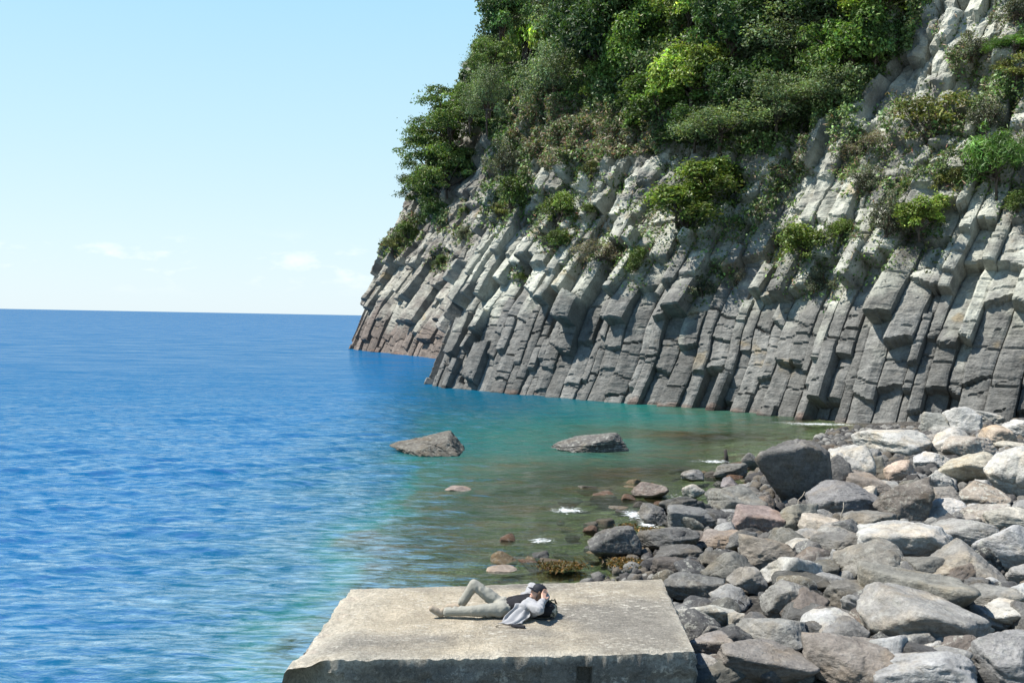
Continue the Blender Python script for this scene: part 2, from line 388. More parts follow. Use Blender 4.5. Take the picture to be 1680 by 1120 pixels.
# ------------------------------------------------------------------ columnar sea cliff
PLAN = np.array([(-6, 205), (-20, 178), (-25.6, 157), (-24.6, 152), (-18, 141), (-9, 124), (-3.5, 104), (-2.6, 92), (-5.6, 82), (-6.6, 77.5), (-5.6, 75), (0, 69.3), (6.2, 63.8), (13, 59), (17.8, 52.5), (24, 47.5), (34, 42), (50, 36)], float)
def build_cliff():
    g = np.random.default_rng(11)
    seg = np.linalg.norm(np.diff(PLAN, axis=0), axis=1); cum = np.concatenate([[0], np.cumsum(seg)])
    ss = np.arange(0, cum[-1], .1)
    bx = np.interp(ss, cum, PLAN[:, 0]); by = np.interp(ss, cum, PLAN[:, 1])
    ker = np.exp(-np.linspace(-2, 2, 25) ** 2); ker /= ker.sum()
    bx = np.convolve(np.pad(bx, 12, 'edge'), ker, 'valid'); by = np.convolve(np.pad(by, 12, 'edge'), ker, 'valid')
    ker2 = np.exp(-np.linspace(-2, 2, 61) ** 2); ker2 /= ker2.sum()
    sx = np.convolve(np.pad(bx, 30, 'edge'), ker2, 'valid'); sy = np.convolve(np.pad(by, 30, 'edge'), ker2, 'valid')
    tx, ty = np.gradient(sx), np.gradient(sy); tl = np.hypot(tx, ty); nx, ny = ty / tl, -tx / tl     # outward: to the left of travel is inland
    s_A = cum[3]; s_C = cum[9]; s_end = cum[-1]
    z1 = np.concatenate([np.arange(-1.2, 15, .1), np.arange(15, 24, .18), np.arange(24, 52, .45)])
    nz = len(z1)
    LAM = .09
    cols = []; c = -6.0
    while c < s_end - 1:
        far = c < s_C - 12
        w = g.uniform(1.1, 2.6) if far else g.choice([g.uniform(.45, .8), g.uniform(.8, 1.45)], p=[.4, .6])
        cols.append((c, w)); c += w
    C_list, D_list, F_list, B_list = [], [], [], []
    big = lambda cc, zz: fbm(v3(cc * .16, zz * .13, 0.5), 3, 71)
    for ci, (c0, w) in enumerate(cols):
        far = c0 < s_C - 12
        n_in = max(4, int(w / (.22 if far else .12)))
        e = .035
        u = np.concatenate([[0.0], [e], np.linspace(e, w - e, n_in + 2)[1:-1], [w - e]])
        cc = c0 + u; cm = c0 + w / 2
        zb = 6.6 + 1.2 * float(vnoise(np.array([cm * .12, 0, 0]), 9)) + g.normal(0, .8)
        if c0 < s_C + 7: zb -= 2.2 * float(sstep(s_C + 7, s_C, c0))
        brk = [-3.0]; z = g.uniform(.4, 3)
        while z < 54:
            brk.append(z); z += (g.uniform(2.2, 7) if z < 9 else g.uniform(1.5, 5)) if far else (g.uniform(1.2, 4.2) if z < 7 else g.uniform(.6, 2.7))
        brk = np.array(brk); jb = int(np.argmin(np.abs(brk - zb))); jb = max(1, jb)
        # the break nearest the weathering line carries the overhang
        off = []
        P_i = g.uniform(.2, 1.15) * (0.6 if far else 1)
        for j in range(len(brk)):
            zm = brk[j] + 1.2
            o = 0.72 * float(big(np.array(cm), np.array(zm))) * (1.3 if zm > 6 else .55)
            if j < jb: o += g.uniform(-.13, .15) + (g.choice([0, -.55, .5], p=[.92, .05, .03] if s_C + 7 < c0 < s_C + 22 else [.74, .13, .13]))
            else: o += P_i * (1 if zm < 16 else .6) + g.uniform(-.4, .42) + g.choice([0, -.95, .7], p=[.78, .13, .09])
            off.append(o)
        off = np.array(off); saw = np.where(np.arange(len(brk)) < jb, g.uniform(.02, .12), g.uniform(.12, .3))
        tilt = g.uniform(-.3, .3, len(brk))
        rp = np.clip(g.normal(.5, .2, len(brk)), .12, .88); lowz = np.arange(len(brk)) < jb
        sl1 = np.where(lowz, g.uniform(.0, .16, len(brk)), g.uniform(.0, .3, len(brk))); sl2 = np.where(lowz, g.uniform(.0, .35, len(brk)), g.uniform(.05, .7, len(brk))); fl = np.zeros(len(brk))
        U, Z = np.meshgrid(u, z1, indexing='ij')
        Zw = Z + .22 * fbm(v3(cc[:, None] * .9, Z * .9, ci * 3.1), 2, 5)
        idx = np.zeros(U.shape, int)
        for j in range(1, len(brk)): idx += (Zw > brk[j] + tilt[j] * (U - w / 2)).astype(int)
        bj = brk[idx]; 
        d = off[idx] - saw[idx] * np.clip(Zw - bj, 0, 5)
        r_ = (U / w - rp[idx])
        d = d - np.maximum(0, np.where(r_ < 0, -r_ * w * sl1[idx], r_ * w * sl2[idx]) - fl[idx])
        # joint between stacked blocks
        ed = np.zeros_like(d); ed[:, 1:] = (idx[:, 1:] != idx[:, :-1])
        d = d - ed * g.uniform(.08, .3)
        # thin cross joints
        zc = .3
        while zc < 20:
            zc += g.uniform(.5, 2.4); u0, u1 = sorted(g.uniform(0, w, 2)); u0, u1 = (0, w) if g.random() < .6 else (u0, u1)
            zl = zc + g.uniform(-.2, .2) * (u - w / 2); jj = np.argmin(np.abs(Zw - zl[:, None]), 1); ok_ = (u >= u0) & (u <= u1)
            d[np.arange(len(u))[ok_], jj[ok_]] -= g.uniform(.05, .16)
        # vertical joint (open crack)
        edge = np.minimum(U, w - U)
        d = d - .05 * np.exp(-(edge / .06) ** 2)
        d[0, :] = np.minimum(d[0, :], d[1, :]) - g.uniform(.25, .95)
        C_list.append(np.repeat(cc[:, None], nz, 1)); D_list.append(d)
        F_list.append(np.full(U.shape, zb)); B_list.append((idx * 7.13 + ci * 3.77) % 1.0)
    Cc = np.concatenate(C_list); D = np.concatenate(D_list); ZB = np.concatenate(F_list); BV = np.concatenate(B_list)
    Z = np.repeat(z1[None, :], len(Cc), 0)
    Sx = np.clip(Cc + LAM * np.maximum(Z, 0) + .25 * fbm(v3(Cc * .05, Z * .35, 2.2), 2, 61), 0, ss[-1])
    X = np.interp(Sx, ss, bx); Y = np.interp(Sx, ss, by); NX = np.interp(Sx, ss, nx); NY = np.interp(Sx, ss, ny)
    k1 = np.interp(Sx, [0, s_A, s_C - 12, s_C + 8, s_end], [.40, .36, .44, .35, .34])
    k2 = np.interp(Sx, [0, s_A, s_C - 12, s_C + 8, s_end], [.52, .47, .52, .50, .50])
    lean = k1 * np.minimum(Z, 6) + k2 * np.clip(Z - 6, 0, 12) + (k2 + .02) * np.maximum(Z - 18, 0)
    X = X + lean * .75; Y = Y + lean * .66
    Pn = v3(X, Y, Z)
    D = D + .08 * fbm(Pn * .9, 4, 33) + .045 * fbm(Pn * np.array([1, 1, 6]), 3, 37) + .03 * fbm(Pn * 4, 2, 39)
    D = D + sstep(9, 15, Z) * .45 * (.5 - 2 * np.abs(fbm(Pn * .7, 4, 47)))
    D = D + sstep(12, 20, Z) * 1.6 * fbm(Pn * .16, 3, 44)
    al = R(24)
    P = v3(X + D * NX * math.cos(al), Y + D * NY * math.cos(al), Z + D * math.sin(al))
    # colour
    low = np.array([.152, .150, .140]); up = np.array([.36, .363, .31]); mid = np.array([.175, .170, .152]); brown = np.array([.140, .112, .094])
    f = sstep(-1.7, 2.2, Z - ZB + 2.0 * fbm(Pn * .5, 3, 81) + 1.6 * fbm(Pn * 1.6, 3, 82))
    upc = up + (mid - up) * sstep(-.12, .4, fbm(Pn * .55, 5, 83))[..., None] * .95
    lowc = low * (1 + .35 * fbm(Pn * .4, 3, 85))[..., None]
    c = lowc + (upc - lowc) * f[..., None]
    ff = sstep(s_C + 1, s_C - 10, Cc)[..., None] * (1 - .55 * f[..., None])
    c = c + (brown * (1 + .4 * fbm(Pn * .6, 3, 86))[..., None] - c) * ff * .85
    c = c * (.78 + .44 * BV)[..., None]
    och = sstep(.42, .62, fbm(Pn * .7, 4, 88)) * sstep(1.5, 4, Z)
    c = c + (np.array([.27, .20, .10]) - c) * (och * .5)[..., None]
    wl = sstep(.40, .12, Z + .3 * fbm(Pn * 1.6, 3, 91)) * sstep(.0, .45, fbm(Pn * .5, 3, 92) + .22 * sstep(s_C + 12, s_C + 24, Cc)) * .45
    c = c + (np.array([.20, .115, .08]) - c) * wl[..., None]
    wet = sstep(.10, .0, Z)[..., None]; c = c * (1 - .6 * wet)
    me = mesh_np('sea_cliff', P.reshape(-1, 3), grid_faces(*Cc.shape), False, c.reshape(-1, 3))
    o = tag(link('sea_cliff', me, MAT_CLIFF), kind='structure')
    return P, Cc, Z
CP, CC, CZ = build_cliff()
_px, _py, _dz = project(CP.reshape(-1, 3))
CPX, CPY, CDZ = _px.reshape(CC.shape), _py.reshape(CC.shape), _dz.reshape(CC.shape)
_flat = CP.reshape(-1, 3)
def cliff_hit(px, py, tol=7):
    for tl in (tol, 14, 30, 60):
        k = np.nonzero((np.abs(_px - px) < tl) & (np.abs(_py - py) < tl))[0]
        if len(k): return _flat[k[np.argmin(_dz[k])]]
    return None

# ------------------------------------------------------------------ foliage
def leaves_mesh(name, cen, nrm, size, col, g, aspect=.5, jitter=.8):
    n = len(cen)
    nrm = nrm + g.normal(0, jitter, (n, 3)); nrm /= np.linalg.norm(nrm, axis=1, keepdims=True) + 1e-9
    t = g.normal(0, 1, (n, 3)); t -= (t * nrm).sum(1, keepdims=True) * nrm; t /= np.linalg.norm(t, axis=1, keepdims=True) + 1e-9
    b = np.cross(nrm, t); a = t * size[:, None] * .5; b = b * size[:, None] * .5 * aspect
    fold = nrm * (size * .12)[:, None]
    V = np.stack([cen - a, cen + b + fold, cen + a, cen - b + fold], 1).reshape(-1, 3)
    F = np.arange(4 * n).reshape(n, 4)
    return mesh_np(name, V, F, False, np.repeat(col, 4, 0))
def leaf_cols(g, n, base, var=.3):
    base = np.asarray(base, float)
    c = base[None] * np.exp(g.normal(0, var, (n, 1))) * (1 + g.normal(0, .1, (n, 3)))
    return np.clip(c, .004, .6)
def crown_points(g, nclump, nleaf, flat=.75, layered=False):
    """leaf centres and outward normals in a unit crown (radius 1, z -1..1)"""
    cs, rs = [], []
    for k in range(nclump):
        d = g.normal(0, 1, 3); d /= np.linalg.norm(d)
        if d[2] < -.5: d[2] *= -.6
        rr = g.uniform(.35, 1.0); rad = g.uniform(.14, .42)
        c = d * rr
        if layered: c[2] = round(c[2] * 4) / 4 + g.normal(0, .03)
        cs.append(c); rs.append(rad)
    cs, rs = np.array(cs), np.array(rs)
    k = g.choice(nclump, nleaf, p=rs ** 2 / (rs ** 2).sum())
    d = g.normal(0, 1, (nleaf, 3)); d /= np.linalg.norm(d, axis=1, keepdims=True)
    low = d[:, 2] < -.6; d[low, 2] *= -1
    zs = np.array([1, 1, .38 if layered else flat])
    rad = rs[k] * g.uniform(.55, 1.08, nleaf)
    rad = rad * (1 + .5 * vnoise(d * 2.6 + k[:, None] * 5.1, 3)) * np.where(g.random(nleaf) < .08, g.uniform(1.0, 1.5, nleaf), 1)
    p = cs[k] + d * rad[:, None] * zs
    nn = d * np.array([1, 1, 1.2]) + np.array([0, 0, .35])
    return p, nn, k, cs
def tube(bm, pts, r0, r1, seg=7):
    pts = [Vector(p) for p in pts]; rings = []
    for i, p in enumerate(pts):
        t = (pts[min(i + 1, len(pts) - 1)] - pts[max(i - 1, 0)]).normalized()
        a = t.orthogonal().normalized(); b = t.cross(a); r = r0 + (r1 - r0) * i / (len(pts) - 1)
        rings.append([bm.verts.new(p + a * r * math.cos(2 * math.pi * j / seg) + b * r * math.sin(2 * math.pi * j / seg)) for j in range(seg)])
    for i in range(len(rings) - 1):
        for j in range(seg): bm.faces.new((rings[i][j], rings[i][(j + 1) % seg], rings[i + 1][(j + 1) % seg], rings[i + 1][j]))
    bm.faces.new(rings[0][::-1]); bm.faces.new(rings[-1])
def bm_mesh(name, bm, smooth=True):
    me = bpy.data.meshes.new(name); bmesh.ops.recalc_face_normals(bm, faces=bm.faces); bm.to_mesh(me); bm.free()
    for p in me.polygons: p.use_smooth = smooth
    return me
PROTO = {}
def make_proto(key, seed, nclump, nleaf, leaf, base, flat=.9, layered=False, aspect=.5, var=.3, stems=True):
    g = np.random.default_rng(seed)
    p, nn, k, cs = crown_points(g, nclump, nleaf, flat, layered)
    tint = np.exp(g.normal(0, .34, nclump))[k]
    col = leaf_cols(g, nleaf, base, var) * tint[:, None]
    me = leaves_mesh(key + '_crown', p, nn, leaf * g.uniform(.6, 1.3, nleaf), col, g, aspect); me.materials.append(MAT_LEAF)
    bm = bmesh.new(); rnd = random.Random(seed)
    if stems: tube(bm, [(0, 0, -1.0), (.03, .02, -.6), (-.02, .03, -.2), (.04, 0, .35)], .045, .025)
    for c in cs[:min(12, nclump)]:
        tube(bm, [(0.12 * rnd.uniform(-1, 1), 0.12 * rnd.uniform(-1, 1), -.6 + .5 * rnd.random()), tuple(c * .5 + np.array([0, 0, -.12])), tuple(c * .95)], .035, .01, 5)
    tm = bm_mesh(key + '_trunk', bm); tm.materials.append(MAT_BARK)
    PROTO[key] = (me, tm)
G1, G2, G3, G4, G5 = (.110, .180, .040), (.175, .240, .050), (.135, .180, .088), (.12, .115, .07), (.066, .118, .038)
make_proto('broad', 1, 24, 9500, .098, G1)
make_proto('broadb', 2, 22, 9500, .098, G1)
make_proto('lush', 3, 22, 9500, .098, G2)
make_proto('greyg', 4, 40, 10000, .07, G3)
make_proto('tier', 5, 46, 9500, .075, (.095, .145, .036), .6, True)
make_proto('tierb', 6, 46, 9500, .075, (.100, .150, .040), .6, True)
make_proto('dark', 7, 24, 9500, .098, G5)
make_proto('bush', 8, 22, 5200, .105, (.125, .175, .036), stems=False)
make_proto('bushb', 9, 18, 4200, .115, (.095, .140, .034), stems=False)
make_proto('dry', 10, 20, 4200, .10, (.15, .135, .10), var=.4, stems=False, aspect=.3)
make_proto('scrub', 11, 20, 4200, .095, (.105, .115, .075), var=.4, stems=False)
make_proto('loose', 12, 18, 2600, .11, (.165, .180, .055), .7, stems=False)
make_proto('needle', 13, 20, 4200, .24, (.085, .165, .035), .9, False, .1)

def plant(name, key, px, py, wpx, hpx, label, cat, group, depth=None, push=.25, tint=(1, 1, 1), trunk=True, rot=None):
    if depth is None:
        h = cliff_hit(px, py)
        if h is None: h = at_d(px, py, 80)
    else: h = at_d(px, py, depth)
    d = (h - CAM) @ FWD; s = d / FPX
    rx, rz = wpx * s / 2 * 1.22, hpx * s / 2 * 1.22
    pos = h + np.array([-.58, -.6, .12]) * push * rx if depth is None else h
    me, tm = PROTO[key]
    o = empty(name, pos + np.array([0, 0, -1.2 * rz]))
    tag(o, label, cat, group)
    a = random.uniform(0, 6.28) if rot is None else rot
    c = link('crown' if trunk else 'foliage', me, None, o); c.location = (0, 0, 1.2 * rz); c.scale = (rx, rx, rz); c.rotation_euler = (0, 0, a); c.color = tint + (1,)
    t = link('trunk' if trunk else 'stems', tm, None, o); t.location = (0, 0, 1.2 * rz); t.scale = (rx, rx, rz); t.rotation_euler = (0, 0, a)
    return o
TG = 'trees covering the top of the cliff'; HG = 'trees on the far headland'
TREES = [
 # far headland, against the sky
 ('tier', 704, 246, 90, 92, 'tiered evergreen at the left edge of the headland, hanging furthest over the sea', HG, 150),
 ('tierb', 738, 200, 108, 100, 'tiered evergreen on the headland skyline, just left of the rocky ridge', HG, 146),
 ('tier', 692, 310, 64, 88, 'tiered evergreen lowest on the left side of the headland', HG, 152),
 ('tierb', 732, 290, 104, 120, 'broad dark green tiered evergreen in the middle of the headland trees', HG, 147),
 ('dark', 722, 352, 70, 56, 'dark shaded tree at the foot of the headland trees, above bare rock', HG, 148),
 ('tier', 772, 172, 62, 80, 'tiered evergreen tucked against the ridge near the top of the headland', HG, 140),
 ('bushb', 668, 385, 40, 46, 'low yellowish green bush under the tiered evergreens on the headland edge', HG, None),
 # skyline of the near ridge
 ('dark', 822, 28, 84, 90, 'dark layered tree at the top of the picture where leaves meet the sky', TG, 112),
 ('tierb', 806, 100, 68, 76, 'layered tree on the sky edge below the topmost dark tree', TG, 110),
 ('greyg', 800, 168, 60, 90, 'grey green tree smothered in creeper above the rocky ridge', TG, 106),
]
TREES2 = [
 ('lush', 868, 70, 84, 165, 'tall narrow yellow green tree wrapped in climbers, near the sky edge'),
 ('greyg', 930, 40, 118, 120, 'grey green leafy tree beside the tall yellow green climber'),
 ('greyg', 915, 150, 80, 100, 'dull green leafy mound above the tan undergrowth'),
 ('dark', 985, 70, 110, 130, 'dark green tree at the upper middle of the wood'),
 ('lush', 992, 135, 58, 62, 'small bright green tree glowing in sun among dark crowns'),
 ('broad', 1050, 105, 90, 110, 'mid green tree standing between two dark hollows of the wood'),
 ('dark', 1040, 25, 130, 90, 'dark tree at the top edge left of the lush crowns'),
 ('lush', 1140, 25, 96, 90, 'lush tree at the top edge with sunlit leaf clusters'),
 ('lush', 1145, 130, 104, 95, 'lush sunlit tree at the heart of the wood with dark gap to its right'),
 ('broadb', 1090, 175, 100, 80, 'lower mid green tree overhanging the bare cliff rim'),
 ('dark', 1215, 60, 110, 120, 'dark tree in deep shade right of the lush crowns'),
 ('lush', 1210, 15, 80, 60, 'bright crown cut off by the top edge above the deep shade'),
 ('dark', 1235, 150, 100, 90, 'dark tree sunk in the hollow at the centre right of the wood'),
 ('greyg', 1330, 85, 130, 100, 'grey green tree covered by small pale leaves, right half of the wood'),
 ('dark', 1300, 20, 120, 80, 'dark tree along the top edge behind the pale leaved tree'),
 ('greyg', 1280, 190, 100, 70, 'pale leaved low tree spilling over the cliff rim'),
 ('broad', 1400, 85, 110, 110, 'mid green tree left of the bare rock at upper right'),
 ('dark', 1380, 15, 110, 80, 'dark tree at the top edge just left of a yellow green crown'),
 ('lush', 1445, 12, 105, 52, 'yellow green tree hanging into the picture beside the bare rock at upper right'),
 ('greyg', 1190, 215, 120, 60, 'low dull green tree trailing creepers down the cliff'),
 ('dark', 1145, 215, 90, 60, 'dark low tree at the cliff rim under the sunlit lush tree'),
 ('greyg', 1365, 160, 90, 60, 'grey green low tree on the slope below the mid green tree'),
 ('dark', 1450, 75, 70, 80, 'dark tree pressed against the left side of the upper right rock'),
]
for key, x, y, w, h, lab, grp, dep in TREES:
    plant('tree' if key != 'bushb' else 'shrub', key, x, y, w, h, lab, 'tree' if key != 'bushb' else 'shrub', grp, dep)
for key, x, y, w, h, lab in TREES2:
    plant('tree', key, x, y, w * 1.12, h * 1.12, lab, 'tree', TG, None, .35)
SG = 'shrubs rooted in the cliff face'
SHRUBS = [
 ('bush', 1160, 300, 110, 70, 'large bright green shrub below the wooded rim, upper of two joined mounds'),
 ('bush', 1135, 355, 130, 80, 'large bright green shrub on the middle of the cliff, lower of two joined mounds'),
 ('bush', 916, 352, 52, 60, 'bright green shrub alone on pale columns at left centre of the cliff'),
 ('bushb', 915, 392, 44, 34, 'small green tuft directly under the lone bright shrub at left centre'),
 ('dry', 982, 412, 66, 44, 'grey brown half dead shrub in the middle of the pale columns'),
 ('bushb', 1044, 428, 38, 44, 'small dark green shrub right of the grey brown dead one'),
 ('bush', 1322, 405, 84, 66, 'rounded green shrub clinging above the dark columns at right centre'),
 ('scrub', 1342, 462, 44, 44, 'grey green scrub hanging under the rounded green shrub'),
 ('lush', 1502, 372, 72, 60, 'vivid green round shrub on the right part of the cliff'),
 ('scrub', 1450, 362, 46, 84, 'tall grey green scrub left of the vivid green round shrub'),
 ('bushb', 1410, 428, 40, 40, 'small green shrub on a ledge between two pale columns'),
 ('scrub', 1150, 472, 42, 40, 'dark grey green scrub alone low on the cliff above a long crack'),
 ('loose', 1528, 215, 100, 78, 'loose yellow green bush on the upper right ledge'),
 ('needle', 1636, 262, 84, 96, 'young bright green pine at the right edge of the cliff'),
 ('scrub', 1612, 200, 56, 60, 'dull scrub above the young pine'),
 ('dry', 1412, 242, 64, 50, 'dark twiggy bush on the upper slope between pale blocks'),
 ('scrub', 1596, 84, 50, 50, 'scrubby bush in a cleft of the top right rock'),
 ('scrub', 1668, 20, 60, 60, 'dark bush in the top right corner of the cliff'),
 ('needle', 1668, 72, 64, 30, 'pine sprig poking in at the upper right edge'),
 ('loose', 1665, 130, 60, 50, 'thin yellow green bush at the right edge under the pine sprig'),
 ('bushb', 840, 322, 50, 60, 'green shrub on the slope right of the rocky ridge'),
 ('scrub', 838, 262, 48, 60, 'dark bush in the gully behind the rocky ridge top'),
 ('loose', 822, 348, 34, 34, 'small yellow green tuft at the gully bottom'),
 ('bushb', 722, 425, 24, 22, 'tiny green tuft low on the far headland face'),
 ('loose', 640, 402, 30, 24, 'tiny yellow green tuft on the sky edge of the far headland'),
 ('bush', 1376, 375, 34, 34, 'small bright tuft above the pale blocks at right centre'),
 ('scrub', 1420, 295, 50, 44, 'grey scrub on the slope under the dark twiggy bush'),
 ('loose', 1560, 300, 44, 40, 'yellowish tuft among red brown dead stems on the right ledge'),
 ('bushb', 1665, 330, 44, 40, 'green shrub at the right edge under the young pine'),
 ('dry', 1205, 455, 30, 40, 'dry grey tuft beside the brown strip of dead stems'),
 ('bushb', 970, 345, 20, 16, 'tiny green tuft on a pale slab in the middle of the cliff'),
 ('bushb', 855, 452, 16, 14, 'tiny green tuft at the left end of the pale columns'),
 ('scrub', 760, 380, 26, 22, 'tiny grey green tuft on the shaded far ridge'),
 ('loose', 965, 280, 34, 30, 'small yellowish tuft at the lip of the bare columns'),
]
for key, x, y, w, h, lab in SHRUBS:
    plant('shrub' if key != 'needle' else 'pine_tree', key, x, y, w * 1.08, h * 1.08, lab, 'shrub' if key != 'needle' else 'pine', SG, None, .2, trunk=(key == 'needle'))

def in_poly(px, py, poly):
    ins = np.zeros(px.shape, bool); n = len(poly)
    for i in range(n):
        x0, y0 = poly[i]; x1, y1 = poly[(i + 1) % n]
        if y0 == y1: continue
        cnd = ((y0 > py) != (y1 > py)) & (px < (x1 - x0) * (py - y0) / (y1 - y0) + x0); ins ^= cnd
    return ins
def undergrowth():
    g = np.random.default_rng(21)
    MAIN = [(745, 170), (770, 120), (790, 60), (775, -160), (1600, -160), (1530, 0), (1500, 80), (1440, 140), (1420, 190), (1330, 215), (1290, 255), (1230, 262), (1180, 250), (1100, 235), (1000, 258), (940, 252), (890, 270), (830, 262), (795, 215)]
    TAN = [(850, 150), (930, 175), (1000, 185), (1110, 215), (1115, 250), (1000, 268), (900, 280), (845, 235)]
    STRIP = [[(1180, 400), (1235, 345), (1290, 265), (1330, 225), (1345, 255), (1285, 340), (1235, 400), (1195, 475), (1170, 462)],
             [(1340, 235), (1440, 185), (1560, 180), (1600, 240), (1570, 330), (1470, 330), (1380, 300)],
             [(795, 285), (870, 265), (885, 300), (860, 340), (820, 370), (800, 345)],
             [(620, 420), (650, 350), (760, 340), (790, 300), (790, 330), (740, 380), (690, 395), (650, 420)],
             [(1280, 330), (1400, 310), (1480, 340), (1560, 330), (1550, 400), (1480, 410), (1400, 400), (1320, 370)],
             [(1520, 30), (1680, 10), (1680, 330), (1620, 320), (1600, 200), (1560, 110)],
             [(930, 390), (1090, 370), (1230, 360), (1180, 420), (1060, 450), (960, 440)], [(905, 290), (1050, 290), (1120, 260), (1240, 270), (1220, 330), (1080, 380), (900, 420)]]
    SD = [.5, .6, .4, .34, .24, .45, .10, .12]
    Fp = [(CPX[:-1, :-1] + CPX[1:, 1:]) / 2, (CPY[:-1, :-1] + CPY[1:, 1:]) / 2]
    A = np.linalg.norm(np.cross(CP[1:, :-1] - CP[:-1, :-1], CP[:-1, 1:] - CP[:-1, :-1]), axis=-1)
    cen = (CP[:-1, :-1] + CP[1:, 1:]) / 2
    far = np.clip(CDZ[:-1, :-1] / 70, .8, 2)
    vis = np.full((460, 300), 1e9); bi = np.clip((Fp[0] / 4).astype(int), -1, 459); bj = np.clip((Fp[1] / 4).astype(int) + 45, -1, 299)
    np.minimum.at(vis, (bi, bj), CDZ[:-1, :-1])
    seen = CDZ[:-1, :-1] < vis[bi, bj] + 5.0
    w = np.zeros(A.shape); tan = np.zeros(A.shape)
    m = in_poly(Fp[0], Fp[1], MAIN); w[m] = 1
    mt = in_poly(Fp[0], Fp[1], TAN); w[mt] = 1.0; tan[mt] = 1
    for pl, sd in zip(STRIP, SD):
        ms = in_poly(Fp[0], Fp[1], pl) & ~m & ~mt
        nn = fbm(cen[ms] * .5, 4, 5); w[ms] = np.maximum(w[ms], sd * 2.2 * sstep(.0, .3, nn)); tan[ms] = .62
    for key, x, y, ww_, hh_, lab in SHRUBS:
        rr_ = np.hypot((Fp[0] - x) / (ww_ * .85), (Fp[1] - y - hh_ * .15) / (hh_ * .95)); k_ = np.nonzero((rr_ < 1.3) & ~m)
        if len(k_[0]): w[k_] = np.maximum(w[k_],   .24 * sstep(1.2, .5, rr_[k_] + .8 * fbm(cen[k_] * .7, 3, 15))); tan[k_] = .5
    prob = (w * A * seen * np.where(Fp[1] < -60, .25, 1) * np.where(CDZ[:-1, :-1] > 95, .5, 1)).ravel(); tot = prob.sum(); prob /= tot
    n = 460000
    k = g.choice(prob.size, n, p=prob)
    i, j = np.unravel_index(k, A.shape)
    u, v = g.random((2, n))[..., None]
    p = CP[i, j] * (1 - u) * (1 - v) + CP[i + 1, j] * u * (1 - v) + CP[i, j + 1] * (1 - u) * v + CP[i + 1, j + 1] * u * v
    out = np.array([-.62, -.62, .48])
    ww = np.minimum(w[i, j], 1)
    mound = np.maximum(0, fbm(p * .55, 3, 2) + .15) * 2.8 * ww + .18
    h = g.random(n) ** .6
    p = p + out * (mound * h)[:, None] + g.normal(0, .06, (n, 3))
    tn = np.clip(tan[i, j] + .75 * fbm(p * .4, 3, 8), 0, 1)
    kind = g.random(n) < tn * .62
    green = leaf_cols(g, n, (.095, .145, .046), .45) * (1 + .45 * fbm(p * .3, 2, 6))[:, None]
    tc_ = leaf_cols(g, n, (.22, .175, .11), .35)
    red = leaf_cols(g, n, (.22, .095, .06), .3); rsel = g.random(n) < .12
    tc_[rsel] = red[rsel]; gs = g.random(n) < .3; tc_[gs] = leaf_cols(g, n, (.13, .13, .09), .3)[gs]
    col = np.where(kind[:, None], tc_, green)
    size = g.uniform(.12, .34, n) * far[i, j]
    asp = np.where(kind, .22, .55)
    nrm = np.tile(out, (n, 1))
    nn_ = nrm + g.normal(0, .8, (n, 3)); nn_ /= np.linalg.norm(nn_, axis=1, keepdims=True)
    t = g.normal(0, 1, (n, 3)); t -= (t * nn_).sum(1, keepdims=True) * nn_; t /= np.linalg.norm(t, axis=1, keepdims=True)
    b = np.cross(nn_, t); a_ = t * size[:, None] * .5 * np.where(kind, 1.5, 1)[:, None]; b = b * (size * .5 * asp)[:, None]
    V = np.stack([p - a_, p + b, p + a_, p - b], 1).reshape(-1, 3)
    me = mesh_np('undergrowth', V, np.arange(4 * n).reshape(n, 4), False, np.repeat(col, 4, 0))
    tag(link('undergrowth', me, MAT_LEAF), 'tangle of creepers, dry stems and low leaves over the cliff top', 'undergrowth', kind='stuff')
undergrowth()

